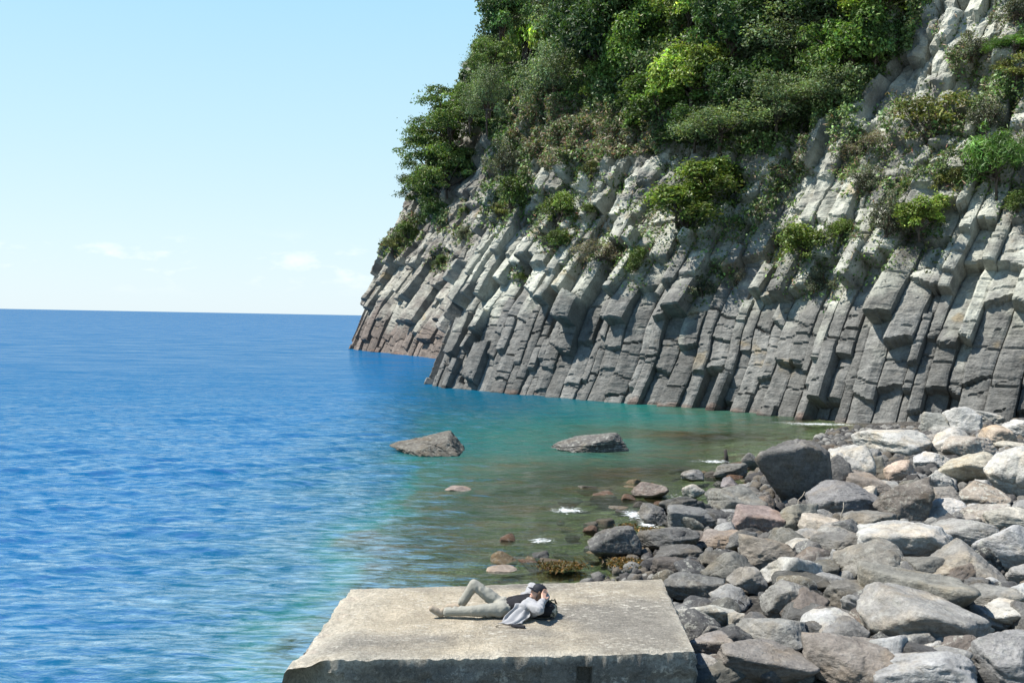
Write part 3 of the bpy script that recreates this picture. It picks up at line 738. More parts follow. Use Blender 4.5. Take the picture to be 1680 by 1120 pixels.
# ------------------------------------------------------------------ boulders
def ico(level):
    bm = bmesh.new(); bmesh.ops.create_icosphere(bm, subdivisions=level, radius=1)
    bm.verts.ensure_lookup_table()
    V = np.array([v.co[:] for v in bm.verts]); F = np.array([[v.index for v in f.verts] for f in bm.faces]); bm.free()
    V /= np.linalg.norm(V, axis=1, keepdims=True); return V, F
ICO = {k: ico(k) for k in (4, 5, 6)}
def boulder_mesh(name, seed, dims, kind='mid', level=5):
    g = np.random.default_rng(seed + 1000); n, F = ICO[level]
    q, npl = {'round': (12, 14), 'mid': (26, 15), 'angular': (44, 13), 'block': (40, 9), 'slab': (32, 13), 'point': (34, 12), 'wedge': (18, 6)}[kind]
    pl = g.normal(0, 1, (npl, 3)); pl /= np.linalg.norm(pl, axis=1, keepdims=True); dist = g.uniform(.68, 1.02, npl)
    ax = np.array([[1, 0, 0], [-1, 0, 0], [0, 1, 0], [0, -1, 0], [0, 0, 1], [0, 0, -1]], float) + g.normal(0, .16 if kind in ('block', 'slab') else .3, (6, 3))
    ax /= np.linalg.norm(ax, axis=1, keepdims=True)
    pl = np.concatenate([pl, ax]); dist = np.concatenate([dist, g.uniform(.72, .95, 6) if kind in ('block', 'slab') else g.uniform(.85, 1.05, 6)])
    if kind == 'point':
        s1 = np.array([[.75, -.2, .62], [-.75, -.25, .6], [0, -.75, .6]]); s1 /= np.linalg.norm(s1, axis=1, keepdims=True)
        pl = np.concatenate([pl, s1]); dist = np.concatenate([dist, [.55, .55, .62]])
    if kind == 'wedge':
        s1 = np.array([[-.5, -.1, .86], [.9, -.1, .42], [.1, -.8, .6]]); s1 /= np.linalg.norm(s1, axis=1, keepdims=True)
        pl = np.concatenate([pl, s1]); dist = np.concatenate([dist * .1 + .95, [.36, .74, .6]])
    dots = np.maximum(0, n @ pl.T) / dist
    r = (dots ** q).sum(1) ** (-1 / q)
    v = n * r[:, None]
    o = g.uniform(0, 50, 3)
    a = g.normal(0, 1, 3) * np.array([.5, .5, 1.2]); a /= np.linalg.norm(a)
    v = v * (1 + .10 * fbm(v * 1.1 + o, 3, 1) + .05 * fbm(v * 3.2 + o, 3, 2) + .028 * (1 - 2 * np.abs(fbm(v * 5 + o, 3, 4))) + .022 * fbm(v * 9 + o, 2, 3))[:, None]
    st = (v @ a) * g.uniform(5, 9) + 1.1 * fbm(v * 1.6 + o, 2, 7)
    rid = np.abs((st % 1) - .5) * 2
    amp = {'round': .008, 'mid': .02, 'angular': .028, 'block': .026, 'slab': .035, 'point': .022, 'wedge': .03}[kind] * g.uniform(.5, 1.4)
    v = v - n * (amp * sstep(.62, 1.0, rid))[:, None]
    # one or two open cracks
    for _ in range(g.integers(1, 4)):
        cn_ = g.normal(0, 1, 3); cn_ /= np.linalg.norm(cn_); off = g.uniform(-.4, .4)
        dd = np.abs(v @ cn_ - off + .12 * fbm(v * 2.5 + o, 2, 11)); v = v - n * (.07 * np.exp(-(dd / .028) ** 2))[:, None]
    mn, mxx = v.min(0), v.max(0); v = (v - (mn + mxx) / 2) / (mxx - mn) * np.array(dims)
    return mesh_np(name, v, F, True)
BG_ = 'boulders heaped along the shore'
def lin(c): return tuple(((x / 255) / 12.92 if x < 10 else (((x / 255) + .055) / 1.055) ** 2.4) for x in c)
BCOUNT = [0]
def boulder(px, base, w, h, rgb, kind, label, lichen=0.0, group=BG_, albedo=.93, name='boulder', level=None, z=None, sink=.14, yaw=None, hmin=.36, shear=0.0):
    p = ground_hit(px, base) if z is None else at_z(px, base, z)
    d = (p - CAM) @ FWD; s = d / FPX
    dep = math.atan2(CAM_H - p[2], math.hypot(p[0], p[1]))
    Wm = w * s * (1.07 if group == BG_ else 1); depth = Wm * (.78 if kind != 'slab' else .7)
    Hm = max(h * s - .45 * depth * math.sin(dep), hmin * Wm, .22 * h * s) / math.cos(dep) * 1.05
    Hs = Hm * (1 + sink)
    BCOUNT[0] += 1; seed = BCOUNT[0]
    lv = level or (5 if w > 34 else 4)
    me = boulder_mesh('boulder', seed, (Wm * 1.04, depth * 1.05, Hs), kind, lv); me.materials.append(MAT_BOULDER)
    if shear:
        co = np.zeros(len(me.vertices) * 3, np.float32); me.vertices.foreach_get('co', co); co = co.reshape(-1, 3); co[:, 0] += shear * np.maximum(co[:, 2], -.1 * Hs); me.vertices.foreach_set('co', co.ravel()); me.update()
    o = bpy.data.objects.new(name, me); COL.objects.link(o)
    dirh = np.array([p[0], p[1], 0]); dirh /= np.linalg.norm(dirh)
    c = p + dirh * depth * .42; c[2] = p[2] - sink * Hm + Hs / 2
    o.location = c
    o.rotation_euler = (random.uniform(-.08, .08), random.uniform(-.12, .12), -math.atan2(p[0], p[1]) + (random.uniform(-.2, .2) if yaw is None else yaw))
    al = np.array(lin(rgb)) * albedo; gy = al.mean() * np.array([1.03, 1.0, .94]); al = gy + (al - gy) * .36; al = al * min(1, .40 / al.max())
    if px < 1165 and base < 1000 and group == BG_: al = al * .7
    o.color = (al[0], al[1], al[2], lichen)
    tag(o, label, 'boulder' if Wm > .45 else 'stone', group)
    return o
DK, MG, LG, PW, TN, BR, OL, BL, RD = (98, 97, 96), (128, 126, 121), (168, 166, 158), (205, 203, 194), (196, 170, 132), (140, 122, 104), (130, 126, 108), (140, 145, 152), (142, 108, 100)
BOULDERS = [
 (1300, 834, 118, 112, (108, 106, 104), 'angular', 'huge dark grey boulder at the water edge, tallest on the beach', .1),
 (1366, 816, 54, 68, DK, 'round', 'dark boulder pressed to the right flank of the huge dark grey one', .1),
 (1392, 803, 78, 72, LG, 'mid', 'light grey boulder just behind the huge dark grey pair', .3),
 (1460, 754, 118, 40, PW, 'mid', 'long pale boulder beside the last strip of water under the cliff', .5),
 (1437, 787, 34, 38, OL, 'block', 'square olive block in front of the long pale boulder', .2),
 (1428, 820, 70, 42, BR, 'block', 'tan slab leaning behind a triangular grey boulder', 0),
 (1385, 852, 114, 60, (122, 121, 124), 'point', 'triangular grey boulder in front of the huge dark one', .1),
 (1350, 750, 38, 20, (110, 92, 74), 'round', 'small brown rock peeping out behind the huge dark grey boulder', 0),
 (1233, 769, 34, 27, (112, 111, 110), 'round', 'dark rounded rock in the shallows left of the huge boulder', .1),
 (1578, 714, 56, 46, (190, 189, 184), 'angular', 'pale angular boulder standing against the cliff foot', .4),
 (1534, 714, 42, 36, (140, 144, 134), 'round', 'smooth grey green stone leaning at the cliff foot left of the pale angular one', 0),
 (1541, 717, 34, 19, (150, 150, 140), 'slab', 'flat stone in front of the smooth grey green one at the cliff foot', 0),
 (1622, 700, 46, 26, (160, 160, 154), 'slab', 'long tilted stone at the cliff foot right of the pale angular boulder', .1),
 (1648, 683, 34, 22, (188, 188, 182), 'angular', 'white topped stone highest up at the right cliff foot', .1),
 (1637, 735, 55, 36, (196, 162, 118), 'round', 'orange tan oval boulder at the upper right of the beach', 0),
 (1678, 724, 62, 36, (222, 220, 214), 'mid', 'white boulder at the right edge behind the orange tan oval one', .1),
 (1656, 743, 44, 19, (190, 180, 150), 'slab', 'flat yellowish stone under the orange tan oval boulder', 0),
 (1567, 752, 76, 50, (208, 200, 186), 'point', 'pale pointed boulder with pinkish top at the upper beach', .2),
 (1590, 759, 80, 44, (170, 150, 128), 'mid', 'speckled brown boulder overlapping the pale pointed one', .7),
 (1530, 744, 42, 32, (140, 132, 122), 'angular', 'brown grey rock left of the pale pointed boulder', .1),
 (1527, 776, 58, 34, (208, 212, 218), 'angular', 'bluish white angular rock on the upper beach', .2),
 (1474, 794, 42, 38, (206, 164, 124), 'round', 'peach coloured rounded stone below the long pale boulder', 0),
 (1582, 808, 100, 62, (178, 164, 126), 'mid', 'big yellowish boulder with lichen on the upper beach', .5),
 (1668, 826, 92, 90, (200, 198, 188), 'mid', 'huge pale boulder at the right edge with shaded lower half', .5),
 (1612, 837, 80, 44, (168, 146, 118), 'mid', 'ochre stained speckled boulder under the big yellowish one', .8),
 (1480, 864, 84, 84, (118, 104, 90), 'angular', 'dark brown tilted boulder with a shaded hollow at its foot', .3),
 (1533, 817, 62, 42, (160, 156, 148), 'angular', 'grey speckled boulder between the dark brown and yellowish ones', .9),
 (1530, 852, 76, 52, (138, 128, 116), 'mid', 'brown grey boulder behind the pinkish white stone', .1),
 (1545, 860, 67, 42, (222, 216, 210), 'round', 'pinkish white boulder, brightest in the middle of the beach', .1),
 (1612, 868, 88, 40, (156, 144, 130), 'mid', 'brown speckled boulder right of the pinkish white one', .8),
 (1658, 874, 84, 42, (196, 186, 160), 'slab', 'cream slab slanting down at the right edge', .2),
 (1478, 928, 142, 70, (172, 172, 168), 'slab', 'wide pale grey layered slab in the middle of the beach', .3),
 (1582, 902, 102, 44, (148, 146, 140), 'slab', 'grey flat boulder right of the wide layered slab', .3),
 (1658, 942, 104, 84, (170, 172, 176), 'mid', 'big bluish grey boulder at the right edge', .5),
 (1580, 964, 122, 72, (140, 136, 126), 'point', 'peaked grey brown boulder with a long low right flank', .1),
 (1522, 962, 72, 49, (122, 120, 108), 'round', 'dark domed boulder left of the peaked grey brown one', 0),
 (1432, 958, 118, 66, (134, 128, 112), 'mid', 'big rough olive boulder below the wide layered slab', .3),
 (1368, 922, 92, 48, (116, 114, 108), 'mid', 'dark elongated boulder lying over a black hollow', .1),
 (1303, 878, 72, 52, (128, 126, 108), 'angular', 'olive boulder against the reddish block', .1),
 (1238, 882, 84, 48, (150, 116, 106), 'block', 'reddish brown square cut block', .1),
 (1345, 886, 66, 38, (186, 166, 136), 'round', 'tan arched stone right of the olive boulder', 0),
 (1372, 894, 68, 34, (140, 138, 130), 'mid', 'grey stone tucked under the tan arched stone', .2),
 (1420, 880, 90, 36, (126, 120, 108), 'mid', 'low brown grey rock below the triangular grey boulder', .2),
 (1312, 912, 50, 26, (172, 166, 150), 'slab', 'small pale flat stone above the pale domed boulder', .1),
 (1262, 938, 90, 62, (136, 122, 102), 'angular', 'tan brown boulder with a cracked face under the reddish block', .1),
 (1300, 976, 94, 70, (168, 168, 160), 'mid', 'pale domed boulder with dark cracks left of the black hollow', .4),
 (1008, 920, 84, 54, (112, 112, 112), 'angular', 'rugged dark boulder standing alone in the shallows', .3),
 (1136, 790, 35, 20, (146, 146, 146), 'mid', 'grey rock in the water in front of the flat slab', .1),
 (1197, 785, 56, 20, (108, 106, 98), 'slab', 'flat dark slab lying in the shallows', .2),
 (1067, 818, 60, 28, (150, 122, 108), 'mid', 'reddish rock rising from the shallow water', .2),
 (1137, 818, 35, 23, (176, 174, 164), 'round', 'white topped rock at the water edge', .7),
 (1203, 809, 39, 26, (130, 118, 124), 'point', 'purple grey shard standing at the water edge', 0),
 (1073, 862, 46, 35, (132, 132, 132), 'mid', 'wet grey rock washed by white foam', .1),
 (1122, 860, 84, 46, (100, 100, 96), 'mid', 'dark long rock leaning over the blue grey slab', .1),
 (1136, 874, 80, 40, (130, 134, 136), 'slab', 'blue grey flat topped slab at the water edge', .1),
 (1213, 853, 98, 54, (122, 122, 112), 'angular', 'olive grey sloping boulder left of the huge dark one', .2),
 (1096, 910, 94, 30, (116, 116, 114), 'slab', 'low wet rock awash right of the rugged dark boulder', .1),
 (1112, 930, 76, 34, (110, 108, 104), 'slab', 'long wet stone below the low awash rock', .1),
 (1180, 950, 86, 46, (92, 92, 88), 'mid', 'blackish boulder with shaded front at the pool', .1),
 (1108, 954, 76, 38, (116, 102, 92), 'slab', 'brown ridged slab behind the right corner of the concrete', 0),
 (1198, 974, 88, 62, (112, 110, 98), 'point', 'dark olive leaning rock above the grey block', .1),
 (1189, 874, 26, 22, (128, 128, 128), 'round', 'small round grey stone beside the reddish block', 0),
 (1185, 902, 70, 22, (142, 122, 108), 'slab', 'flat reddish rock in the pool under the reddish block', .1),
 (1180, 828, 42, 26, (120, 118, 110), 'mid', 'rough grey rock behind the dark long one', .3),
 (1135, 988, 94, 48, (124, 126, 124), 'block', 'grey square boulder touching the right corner of the concrete', .2),
 (1225, 980, 62, 48, (128, 132, 134), 'mid', 'blue grey boulder right of the grey square one', .1),
 (1205, 982, 42, 22, (124, 108, 84), 'slab', 'small flat stone streaked with orange below the blue grey boulder', 0),
 (1157, 1041, 98, 52, (168, 166, 152), 'mid', 'pale barnacled boulder beside the concrete', .9),
 (1166, 1095, 84, 58, (146, 136, 130), 'mid', 'purplish grey boulder beside the front of the concrete', .2),
 (1264, 1079, 118, 66, (140, 140, 132), 'mid', 'large layered grey boulder near the bottom of the beach', .1),
 (1255, 1132, 150, 60, (132, 122, 112), 'round', 'broad rounded brown boulder at the bottom edge', .1),
 (1292, 1017, 84, 62, (136, 134, 126), 'angular', 'grey boulder with an orange streak and a white knob', .2),
 (1316, 985, 92, 48, (88, 88, 82), 'mid', 'dark smooth boulder below the pale domed one', 0),
 (1330, 1037, 88, 44, (92, 92, 88), 'mid', 'dark sloping boulder right of the orange streaked one', 0),
 (1161, 1132, 46, 50, (136, 138, 140), 'slab', 'narrow striped stone at the bottom edge beside the concrete', .1),
 (1345, 1062, 62, 42, (94, 92, 88), 'mid', 'dark stone in the gap above the wide brown boulder', .1),
 (1208, 1044, 30, 38, (188, 172, 140), 'mid', 'cream barnacle crusted stone between two boulders', .9),
 (1395, 1012, 84, 56, (118, 114, 104), 'mid', 'dark striated boulder under the big rough olive one', 0),
 (1500, 1028, 190, 72, (134, 132, 116), 'block', 'very long flat topped olive block across the lower beach', .1),
 (1512, 1074, 196, 92, (146, 144, 138), 'mid', 'huge grey boulder with a yellow lichen patch and dark right side', .2),
 (1364, 1045, 88, 40, (104, 102, 96), 'mid', 'dark rock left of the huge lichen patched boulder', .1),
 (1388, 1068, 66, 48, (120, 120, 118), 'slab', 'finely striped dark stone leaning on the huge lichen patched boulder', .1),
 (1402, 1134, 164, 78, (142, 126, 110), 'mid', 'wide brown boulder at the bottom edge with a flat top', .1),
 (1515, 1146, 154, 66, (156, 158, 160), 'slab', 'whitish contorted layered rock at the bottom edge', .2),
 (1642, 1140, 130, 104, (142, 142, 144), 'angular', 'big grey boulder in the bottom right corner', .2),
 (1567, 1069, 48, 26, (216, 212, 202), 'mid', 'small white stone on the pale gravel', .1),
 (1627, 1018, 90, 54, (134, 134, 126), 'mid', 'grey sloping boulder at the end of the long olive block', .1),
 (1660, 1041, 96, 52, (186, 182, 168), 'mid', 'pale cream boulder at the right edge above the bottom corner', .3),
 (1675, 965, 42, 38, (150, 148, 142), 'mid', 'small grey boulder under the big bluish one at the right edge', .1),
 (1662, 1060, 52, 20, (222, 214, 196), 'slab', 'thin whitish stone on sand at the right edge', 0),
]
for b in BOULDERS: boulder(*b)
WG = 'rocks standing in the water'
boulder(706, 760, 136, 45, (104, 97, 82), 'wedge', 'tan rock with a sloping left side rising from the sea', .3, WG, z=-.3, name='sea_rock', level=6, yaw=0, hmin=.3)
boulder(966, 753, 122, 40, (98, 96, 92), 'round', 'long low grey rock in the green water', .5, WG, z=-.3, name='sea_rock', level=6, sink=.1, hmin=.2)
boulder(752, 808, 44, 11, (150, 120, 104), 'point', 'reddish rock tip just breaking the surface', .1, WG, z=-.06, name='sea_rock', hmin=.14)
boulder(922, 936, 76, 17, (96, 74, 36), 'round', 'rock covered with golden brown seaweed left of the rugged dark boulder', 0, WG, z=-.05, name='weedy_rock', hmin=.14)
boulder(1030, 931, 68, 16, (96, 74, 36), 'round', 'rock covered with orange seaweed at the foot of the rugged dark boulder', 0, WG, z=-.03, name='weedy_rock', hmin=.14)
boulder(822, 941, 50, 9, (160, 130, 100), 'round', 'low tan rock awash just beyond the concrete edge', .1, WG, z=-.05, name='sea_rock', hmin=.14)
boulder(1015, 838, 34, 8, (110, 96, 70), 'round', 'brown weedy rock awash left of the foam', 0, WG, z=-.04, name='sea_rock', hmin=.14)

def fill_stones():
    g = np.random.default_rng(5)
    protos = []
    for i, kd in enumerate(['mid', 'angular', 'round', 'slab', 'mid', 'angular', 'block', 'point']):
        me = boulder_mesh('stone', 500 + i, (1, .8, .62), kd, 4); me.materials.append(MAT_BOULDER); protos.append(me)
    quad = [(1050, 950), (1090, 900), (1120, 850), (1150, 800), (1260, 780), (1400, 740), (1520, 705), (1690, 672), (1690, 1130), (1130, 1130), (1140, 1060), (1095, 960)]
    qa = np.array(quad); n = 0
    pal = [(DK, 3), (MG, 4), (LG, 2), (PW, 1), (BR, 2), (OL, 2)]
    bag = [c for c, k in pal for _ in range(k)]
    while n < 215:
        x = g.uniform(1050, 1690); y = 672 + (1130 - 672) * g.random() ** .8
        if not in_poly(np.array([x]), np.array([y]), quad)[0]: continue
        p = ground_hit(x, y); d = (p - CAM) @ FWD
        far = y < 800
        w = g.uniform(.36, .92) if not far else g.uniform(.4, 1.0)
        o = bpy.data.objects.new('stone', protos[g.integers(0, 8)]); COL.objects.link(o)
        o.scale = (w, w * g.uniform(.8, 1.2), w * g.uniform(.75, 1.2)); o.location = p + np.array([0, 0, w * .2])
        o.rotation_euler = (g.uniform(-.5, .5), g.uniform(-.5, .5), g.uniform(0, 6.28))
        c = np.array(lin(bag[g.integers(0, len(bag))])) * .8 * (1.25 if far else .85)
        c = c.mean() + (c - c.mean()) * .45
        o.color = (c[0], c[1], c[2], g.choice([0, .2, .5]))
        if far: tag(o, 'small loose stone in the heap at the cliff foot end of the beach', 'stone', 'small stones near the cliff foot')
        elif x < 1330: tag(o, 'small stone wedged between the boulders near the water and the concrete', 'stone', 'small stones near the water')
        else: tag(o, 'small stone wedged between the large boulders at the right', 'stone', 'small stones between the big boulders')
        n += 1
fill_stones()
def shallows():
    g = np.random.default_rng(15)
    protos = []
    for i, kd in enumerate(['mid', 'round', 'slab', 'angular', 'mid']):
        me = boulder_mesh('stone', 600 + i, (1, .85, .5), kd, 4); me.materials.append(MAT_BOULDER); protos.append(me)
    n = 0
    while n < 62:
        y = g.uniform(748, 925); xs = 1000 + (1240 - 1000) * (925 - y) / 180
        x = xs - abs(g.normal(0, 110)) + 25
        p = at_z(x, y, 0); 
        if x < 700 or x > 1260: continue
        w = g.uniform(.3, .95) * (1.1 if y < 820 else .8)
        o = bpy.data.objects.new('stone', protos[g.integers(0, 5)]); COL.objects.link(o)
        o.scale = (w, w * g.uniform(.8, 1.1), w * g.uniform(.7, 1.1)); gz = float(ground_z(p[0], p[1]))
        o.location = (p[0], p[1], max(gz + .12 * w, -.14 * w + g.uniform(-.1, .1))); o.rotation_euler = (g.uniform(-.2, .2), g.uniform(-.2, .2), g.uniform(0, 6.28))
        c = np.array(lin([(92, 88, 80), (118, 104, 82), (104, 84, 70), (84, 84, 82)][g.integers(0, 4)])) * .75
        o.color = (c[0], c[1], c[2], g.choice([0, .2]))
        tag(o, 'small wet stone awash in the clear shallows off the boulders', 'stone', 'small stones awash in the shallows'); n += 1
shallows()
def pebbles():
    g = np.random.default_rng(25); bm = bmesh.new(); bmesh.ops.create_icosphere(bm, subdivisions=2, radius=1); bm.verts.ensure_lookup_table()
    V0 = np.array([v.co[:] for v in bm.verts]); F0 = np.array([[v.index for v in f.verts] for f in bm.faces]); bm.free()
    n = 5200; px = g.uniform(1060, 1720, n); py = 690 + 480 * g.random(n) ** .7
    P = []; 
    xs = g.uniform(1.5, 26, n * 3); ys = g.uniform(9, 48, n * 3); t = shore_t(xs, ys); z = ground_z(xs, ys)
    ok = (t > -.8) & (xs < ys * .62 + 2) & ((xs > 4.2) | (ys > 17)); xs, ys, z = xs[ok][:n], ys[ok][:n], z[ok][:n]; n = len(xs)
    sz = g.uniform(.04, .15, n) * np.clip(ys / 18, .8, 1.8)
    V = V0[None] * (sz[:, None, None] * g.uniform(.6, 1.2, (n, 1, 3))) * (1 + .22 * g.normal(0, 1, (n, len(V0), 1)).clip(-1.5, 1.5) * .6)
    a = g.uniform(0, 6.28, n); ca, sa = np.cos(a)[:, None], np.sin(a)[:, None]
    V = np.stack([V[..., 0] * ca - V[..., 1] * sa, V[..., 0] * sa + V[..., 1] * ca, V[..., 2]], -1) + np.stack([xs, ys, z + .02 + .3 * sz], -1)[:, None]
    F = (F0[None] + np.arange(n)[:, None, None] * len(V0)).reshape(-1, 3)
    base = np.array([[.09, .087, .082], [.14, .135, .125], [.065, .062, .06], [.12, .105, .085], [.20, .195, .18]])[g.integers(0, 5, n)]
    me = mesh_np('pebbles', V.reshape(-1, 3), F, True, np.repeat(base, len(V0), 0))
    tag(link('pebbles', me, MAT_CLIFF), 'loose grey pebbles filling the gaps between the boulders', 'pebbles', kind='stuff')
pebbles()

# seaweed tufts on the weedy rocks, foam around the wet rocks
def seaweed():
    g = np.random.default_rng(8); pts = []; cols = []
    for px, py, w, h in ((922, 928, 62, 12), (1030, 922, 58, 14), (1110, 880, 30, 8), (1180, 1000, 60, 14), (1140, 985, 60, 8), (1060, 868, 40, 6), (1030, 862, 26, 6)):
        for _ in range(1100 if w > 55 else 350):
            x = px + g.normal(0, w / 4); y = py + g.normal(0, h / 4.2); p = at_z(x, y, .07 + g.uniform(0, .07)); pts.append(p)
    pts = np.array(pts); n = len(pts)
    base = np.where(g.random((n, 1)) < .5, np.array([[.15, .085, .025]]), np.array([[.085, .075, .028]]))
    col = base * np.exp(g.normal(0, .4, (n, 1)))
    me = leaves_mesh('seaweed', pts, np.tile(np.array([0, -.3, 1.0]), (n, 1)), g.uniform(.06, .14, n), col, g, .45, .9)
    tag(link('seaweed', me, MAT_LEAF), 'golden brown seaweed matted on the tide line rocks', 'seaweed', kind='stuff')
    m, t, out = new_mat('sea_foam'); geo = N(t, 'ShaderNodeNewGeometry'); mpf = N(t, 'ShaderNodeMapping'); mpf.inputs['Scale'].default_value = (1, 1.5, 1); t.links.new(geo.outputs['Position'], mpf.inputs[0])
    f1 = noise_node(t, mpf.outputs[0], 5.5, 8, .72, 1.2); at = N(t, 'ShaderNodeAttribute', attribute_name='thick').outputs['Fac']
    al = maprange(t, mathn(t, 'ADD', f1.outputs['Fac'], mathn(t, 'MULTIPLY', at, .26)), .64, .74, 0, .85)
    tr = N(t, 'ShaderNodeBsdfTransparent'); df = N(t, 'ShaderNodeBsdfDiffuse'); df.inputs[0].default_value = (.66, .69, .70, 1)
    mxf = N(t, 'ShaderNodeMixShader'); t.links.new(al, mxf.inputs[0]); t.links.new(tr.outputs[0], mxf.inputs[1]); t.links.new(df.outputs[0], mxf.inputs[2]); t.links.new(mxf.outputs[0], out.inputs['Surface'])
    VV, FF, TT, o_ = [], [], [], 0
    for px, py, w, h in ((886, 886, 62, 15), (935, 836, 100, 14), (1040, 843, 66, 24), (1064, 860, 50, 22), (1085, 890, 90, 18), (1120, 880, 60, 12), (1170, 757, 80, 8), (1340, 695, 170, 7), (1080, 812, 80, 10)):
        c = at_z(px, py, .05); a = at_z(px + w / 2, py, .05); b = at_z(px, py - h / 2, .05); rx, ry = a[0] - c[0], b[1] - c[1]
        uu, vv = np.meshgrid(np.linspace(-1.3, 1.3, 24), np.linspace(-1.3, 1.3, 24), indexing='ij'); X, Y = c[0] + uu * rx, c[1] + vv * ry
        Z = .045 + .03 * fbm(v3(X * 2, Y * 2, 1), 3, 5); VV.append(v3(X, Y, Z).reshape(-1, 3)); TT.append((1 - np.hypot(uu, vv) * (1 + .3 * vnoise(v3(X * 1.5, Y * 1.5, 0), 4))).ravel().clip(-2, 1)); FF.append(grid_faces(24, 24) + o_); o_ += 576
    me = mesh_np('sea_foam', np.concatenate(VV), np.concatenate(FF), True, None, {'thick': np.concatenate(TT)})
    tag(link('sea_foam', me, m), 'thin white foam where wavelets break on the shallow rocks', 'foam', kind='stuff')
seaweed()

# ------------------------------------------------------------------ concrete platform
PZ = 1.3
def platform():
    BLc, BRc, FRc, FLc = at_z(578, 966, PZ), at_z(1086, 949, PZ), at_z(1139, 1066, PZ), at_z(476, 1082, PZ)
    nu, nv = 250, 150; hs = 34
    u = np.linspace(0, 1, nu)[:, None]; v = np.linspace(0, 1, nv)[None, :]
    top = lambda u, v: (FLc[None, None] * ((1 - u) * (1 - v))[..., None] + FRc[None, None] * (u * (1 - v))[..., None] + BLc[None, None] * ((1 - u) * v)[..., None] + BRc[None, None] * (u * v)[..., None])
    uu = np.concatenate([np.zeros(hs), np.linspace(0, 1, nu), np.ones(hs)]); vv = np.concatenate([np.zeros(hs), np.linspace(0, 1, nv), np.ones(hs)])
    du = np.concatenate([np.linspace(1, 0, hs + 1)[:-1], np.zeros(nu), np.linspace(0, 1, hs + 1)[1:]]); dv = np.concatenate([np.linspace(1, 0, hs + 1)[:-1], np.zeros(nv), np.linspace(0, 1, hs + 1)[1:]])
    sgu = np.concatenate([-np.ones(hs), np.zeros(nu), np.ones(hs)]); sgv = np.concatenate([-np.ones(hs), np.zeros(nv), np.ones(hs)])
    U, V = np.meshgrid(uu, vv, indexing='ij'); DU, DV = np.meshgrid(du, dv, indexing='ij'); SU, SV = np.meshgrid(sgu, sgv, indexing='ij')
    P = top(U, V)
    H = 2.1
    drop = np.maximum(DU, DV) * H
    P[..., 2] -= drop
    # the left side is battered outwards, the others nearly upright
    P[..., 0] -= np.where(SU < 0, DU * H * .26, 0); P[..., 0] += np.where(SU > 0, DU * H * .03, 0)
    P[..., 1] -= np.where(SV < 0, DV * H * .02, 0)
    wid = np.linalg.norm(FRc - FLc); dpt = np.linalg.norm(BLc - FLc)
    eu = np.minimum(U * wid, (1 - U) * wid); ev = np.minimum(V * dpt, (1 - V) * dpt); e = np.minimum(eu, ev)
    onside = drop > 0
    # ragged plan outline: push border in and out
    nb = fbm(P * np.array([1.4, 1.4, .4]), 4, 3); nf = fbm(P * 5, 4, 4)
    near = np.exp(-np.where(onside, 0, e) / .18)
    left = sstep(1.0, .0, U * wid) 
    shift = (.09 * nb + .05 * nf) * near * (.16 + 1.0 * left)
    ixu = np.where(U < .5, -1, 1); P[..., 0] += shift * ixu * (eu <= ev + .02); P[..., 1] += shift * np.where(V < .5, -1, 1) * (ev < eu + .02)
    # worn, chipped arris
    chip = np.exp(-e / .05) * (.015 + .07 * np.maximum(0, nf) + .02 * np.maximum(0, nb)) * np.where(V > .9, .5, 1)
    P[..., 2] -= np.where(onside, 0, chip) + np.where(onside, .07 * np.exp(-drop / .2), 0)
    P[..., 2] += np.where(onside, 0, .02 * fbm(P * 1.1, 3, 6) + .012 * nf)
    # left margin slopes off and is rougher
    P[..., 2] -= np.where(onside, 0, 1) * .10 * sstep(.55, .0, U * wid) * sstep(1, .2, V) + left * .03 * fbm(P * 7, 3, 8) * ~onside
    # front face: form-board ledges, broken skin, upright joint recess
    front = (SV < 0) & onside
    zz = drop
    ledge = .03 * sstep(.30, .33, zz + .03 * nb) + .04 * sstep(.16, .2, zz + .16 * fbm(P * 2.5, 3, 22)) * (fbm(P * 1.6, 2, 23) > -.1)
    P[..., 1] += np.where(front, ledge + .04 * nf + .03 * fbm(P * 10, 3, 24), 0)
    xj = (U * wid - .70 * wid); P[..., 1] += np.where(front & (xj > 0) & (xj < .17) & (zz > .16), .17, 0)
    P[..., 0] += np.where((SU != 0) & onside, .09 * nf + .04 * fbm(P * 11, 3, 25), 0)
    P[..., 1] += np.where(front, .35 * sstep(.7, 0, U * wid) ** 2 + .08 * nf * sstep(.9, .2, U * wid), 0)
    # colour: warm worn top, darker damp patch in the middle, darker sides
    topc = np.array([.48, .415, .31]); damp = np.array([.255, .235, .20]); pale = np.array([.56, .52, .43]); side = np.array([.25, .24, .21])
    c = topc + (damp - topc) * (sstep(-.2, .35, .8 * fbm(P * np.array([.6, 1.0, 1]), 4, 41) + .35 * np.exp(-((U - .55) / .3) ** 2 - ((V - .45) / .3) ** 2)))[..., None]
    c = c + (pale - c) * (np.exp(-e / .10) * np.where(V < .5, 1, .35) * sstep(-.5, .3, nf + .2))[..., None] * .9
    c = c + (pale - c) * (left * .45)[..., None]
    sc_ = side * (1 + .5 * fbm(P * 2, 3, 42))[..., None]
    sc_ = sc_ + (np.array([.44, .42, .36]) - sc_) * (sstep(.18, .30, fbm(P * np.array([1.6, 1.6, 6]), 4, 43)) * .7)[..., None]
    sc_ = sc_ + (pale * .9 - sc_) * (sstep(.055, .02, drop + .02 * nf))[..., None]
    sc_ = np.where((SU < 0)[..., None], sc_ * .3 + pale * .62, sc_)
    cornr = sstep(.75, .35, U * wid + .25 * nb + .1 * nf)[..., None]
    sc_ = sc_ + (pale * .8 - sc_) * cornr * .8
    c = np.where(onside[..., None], sc_, c)
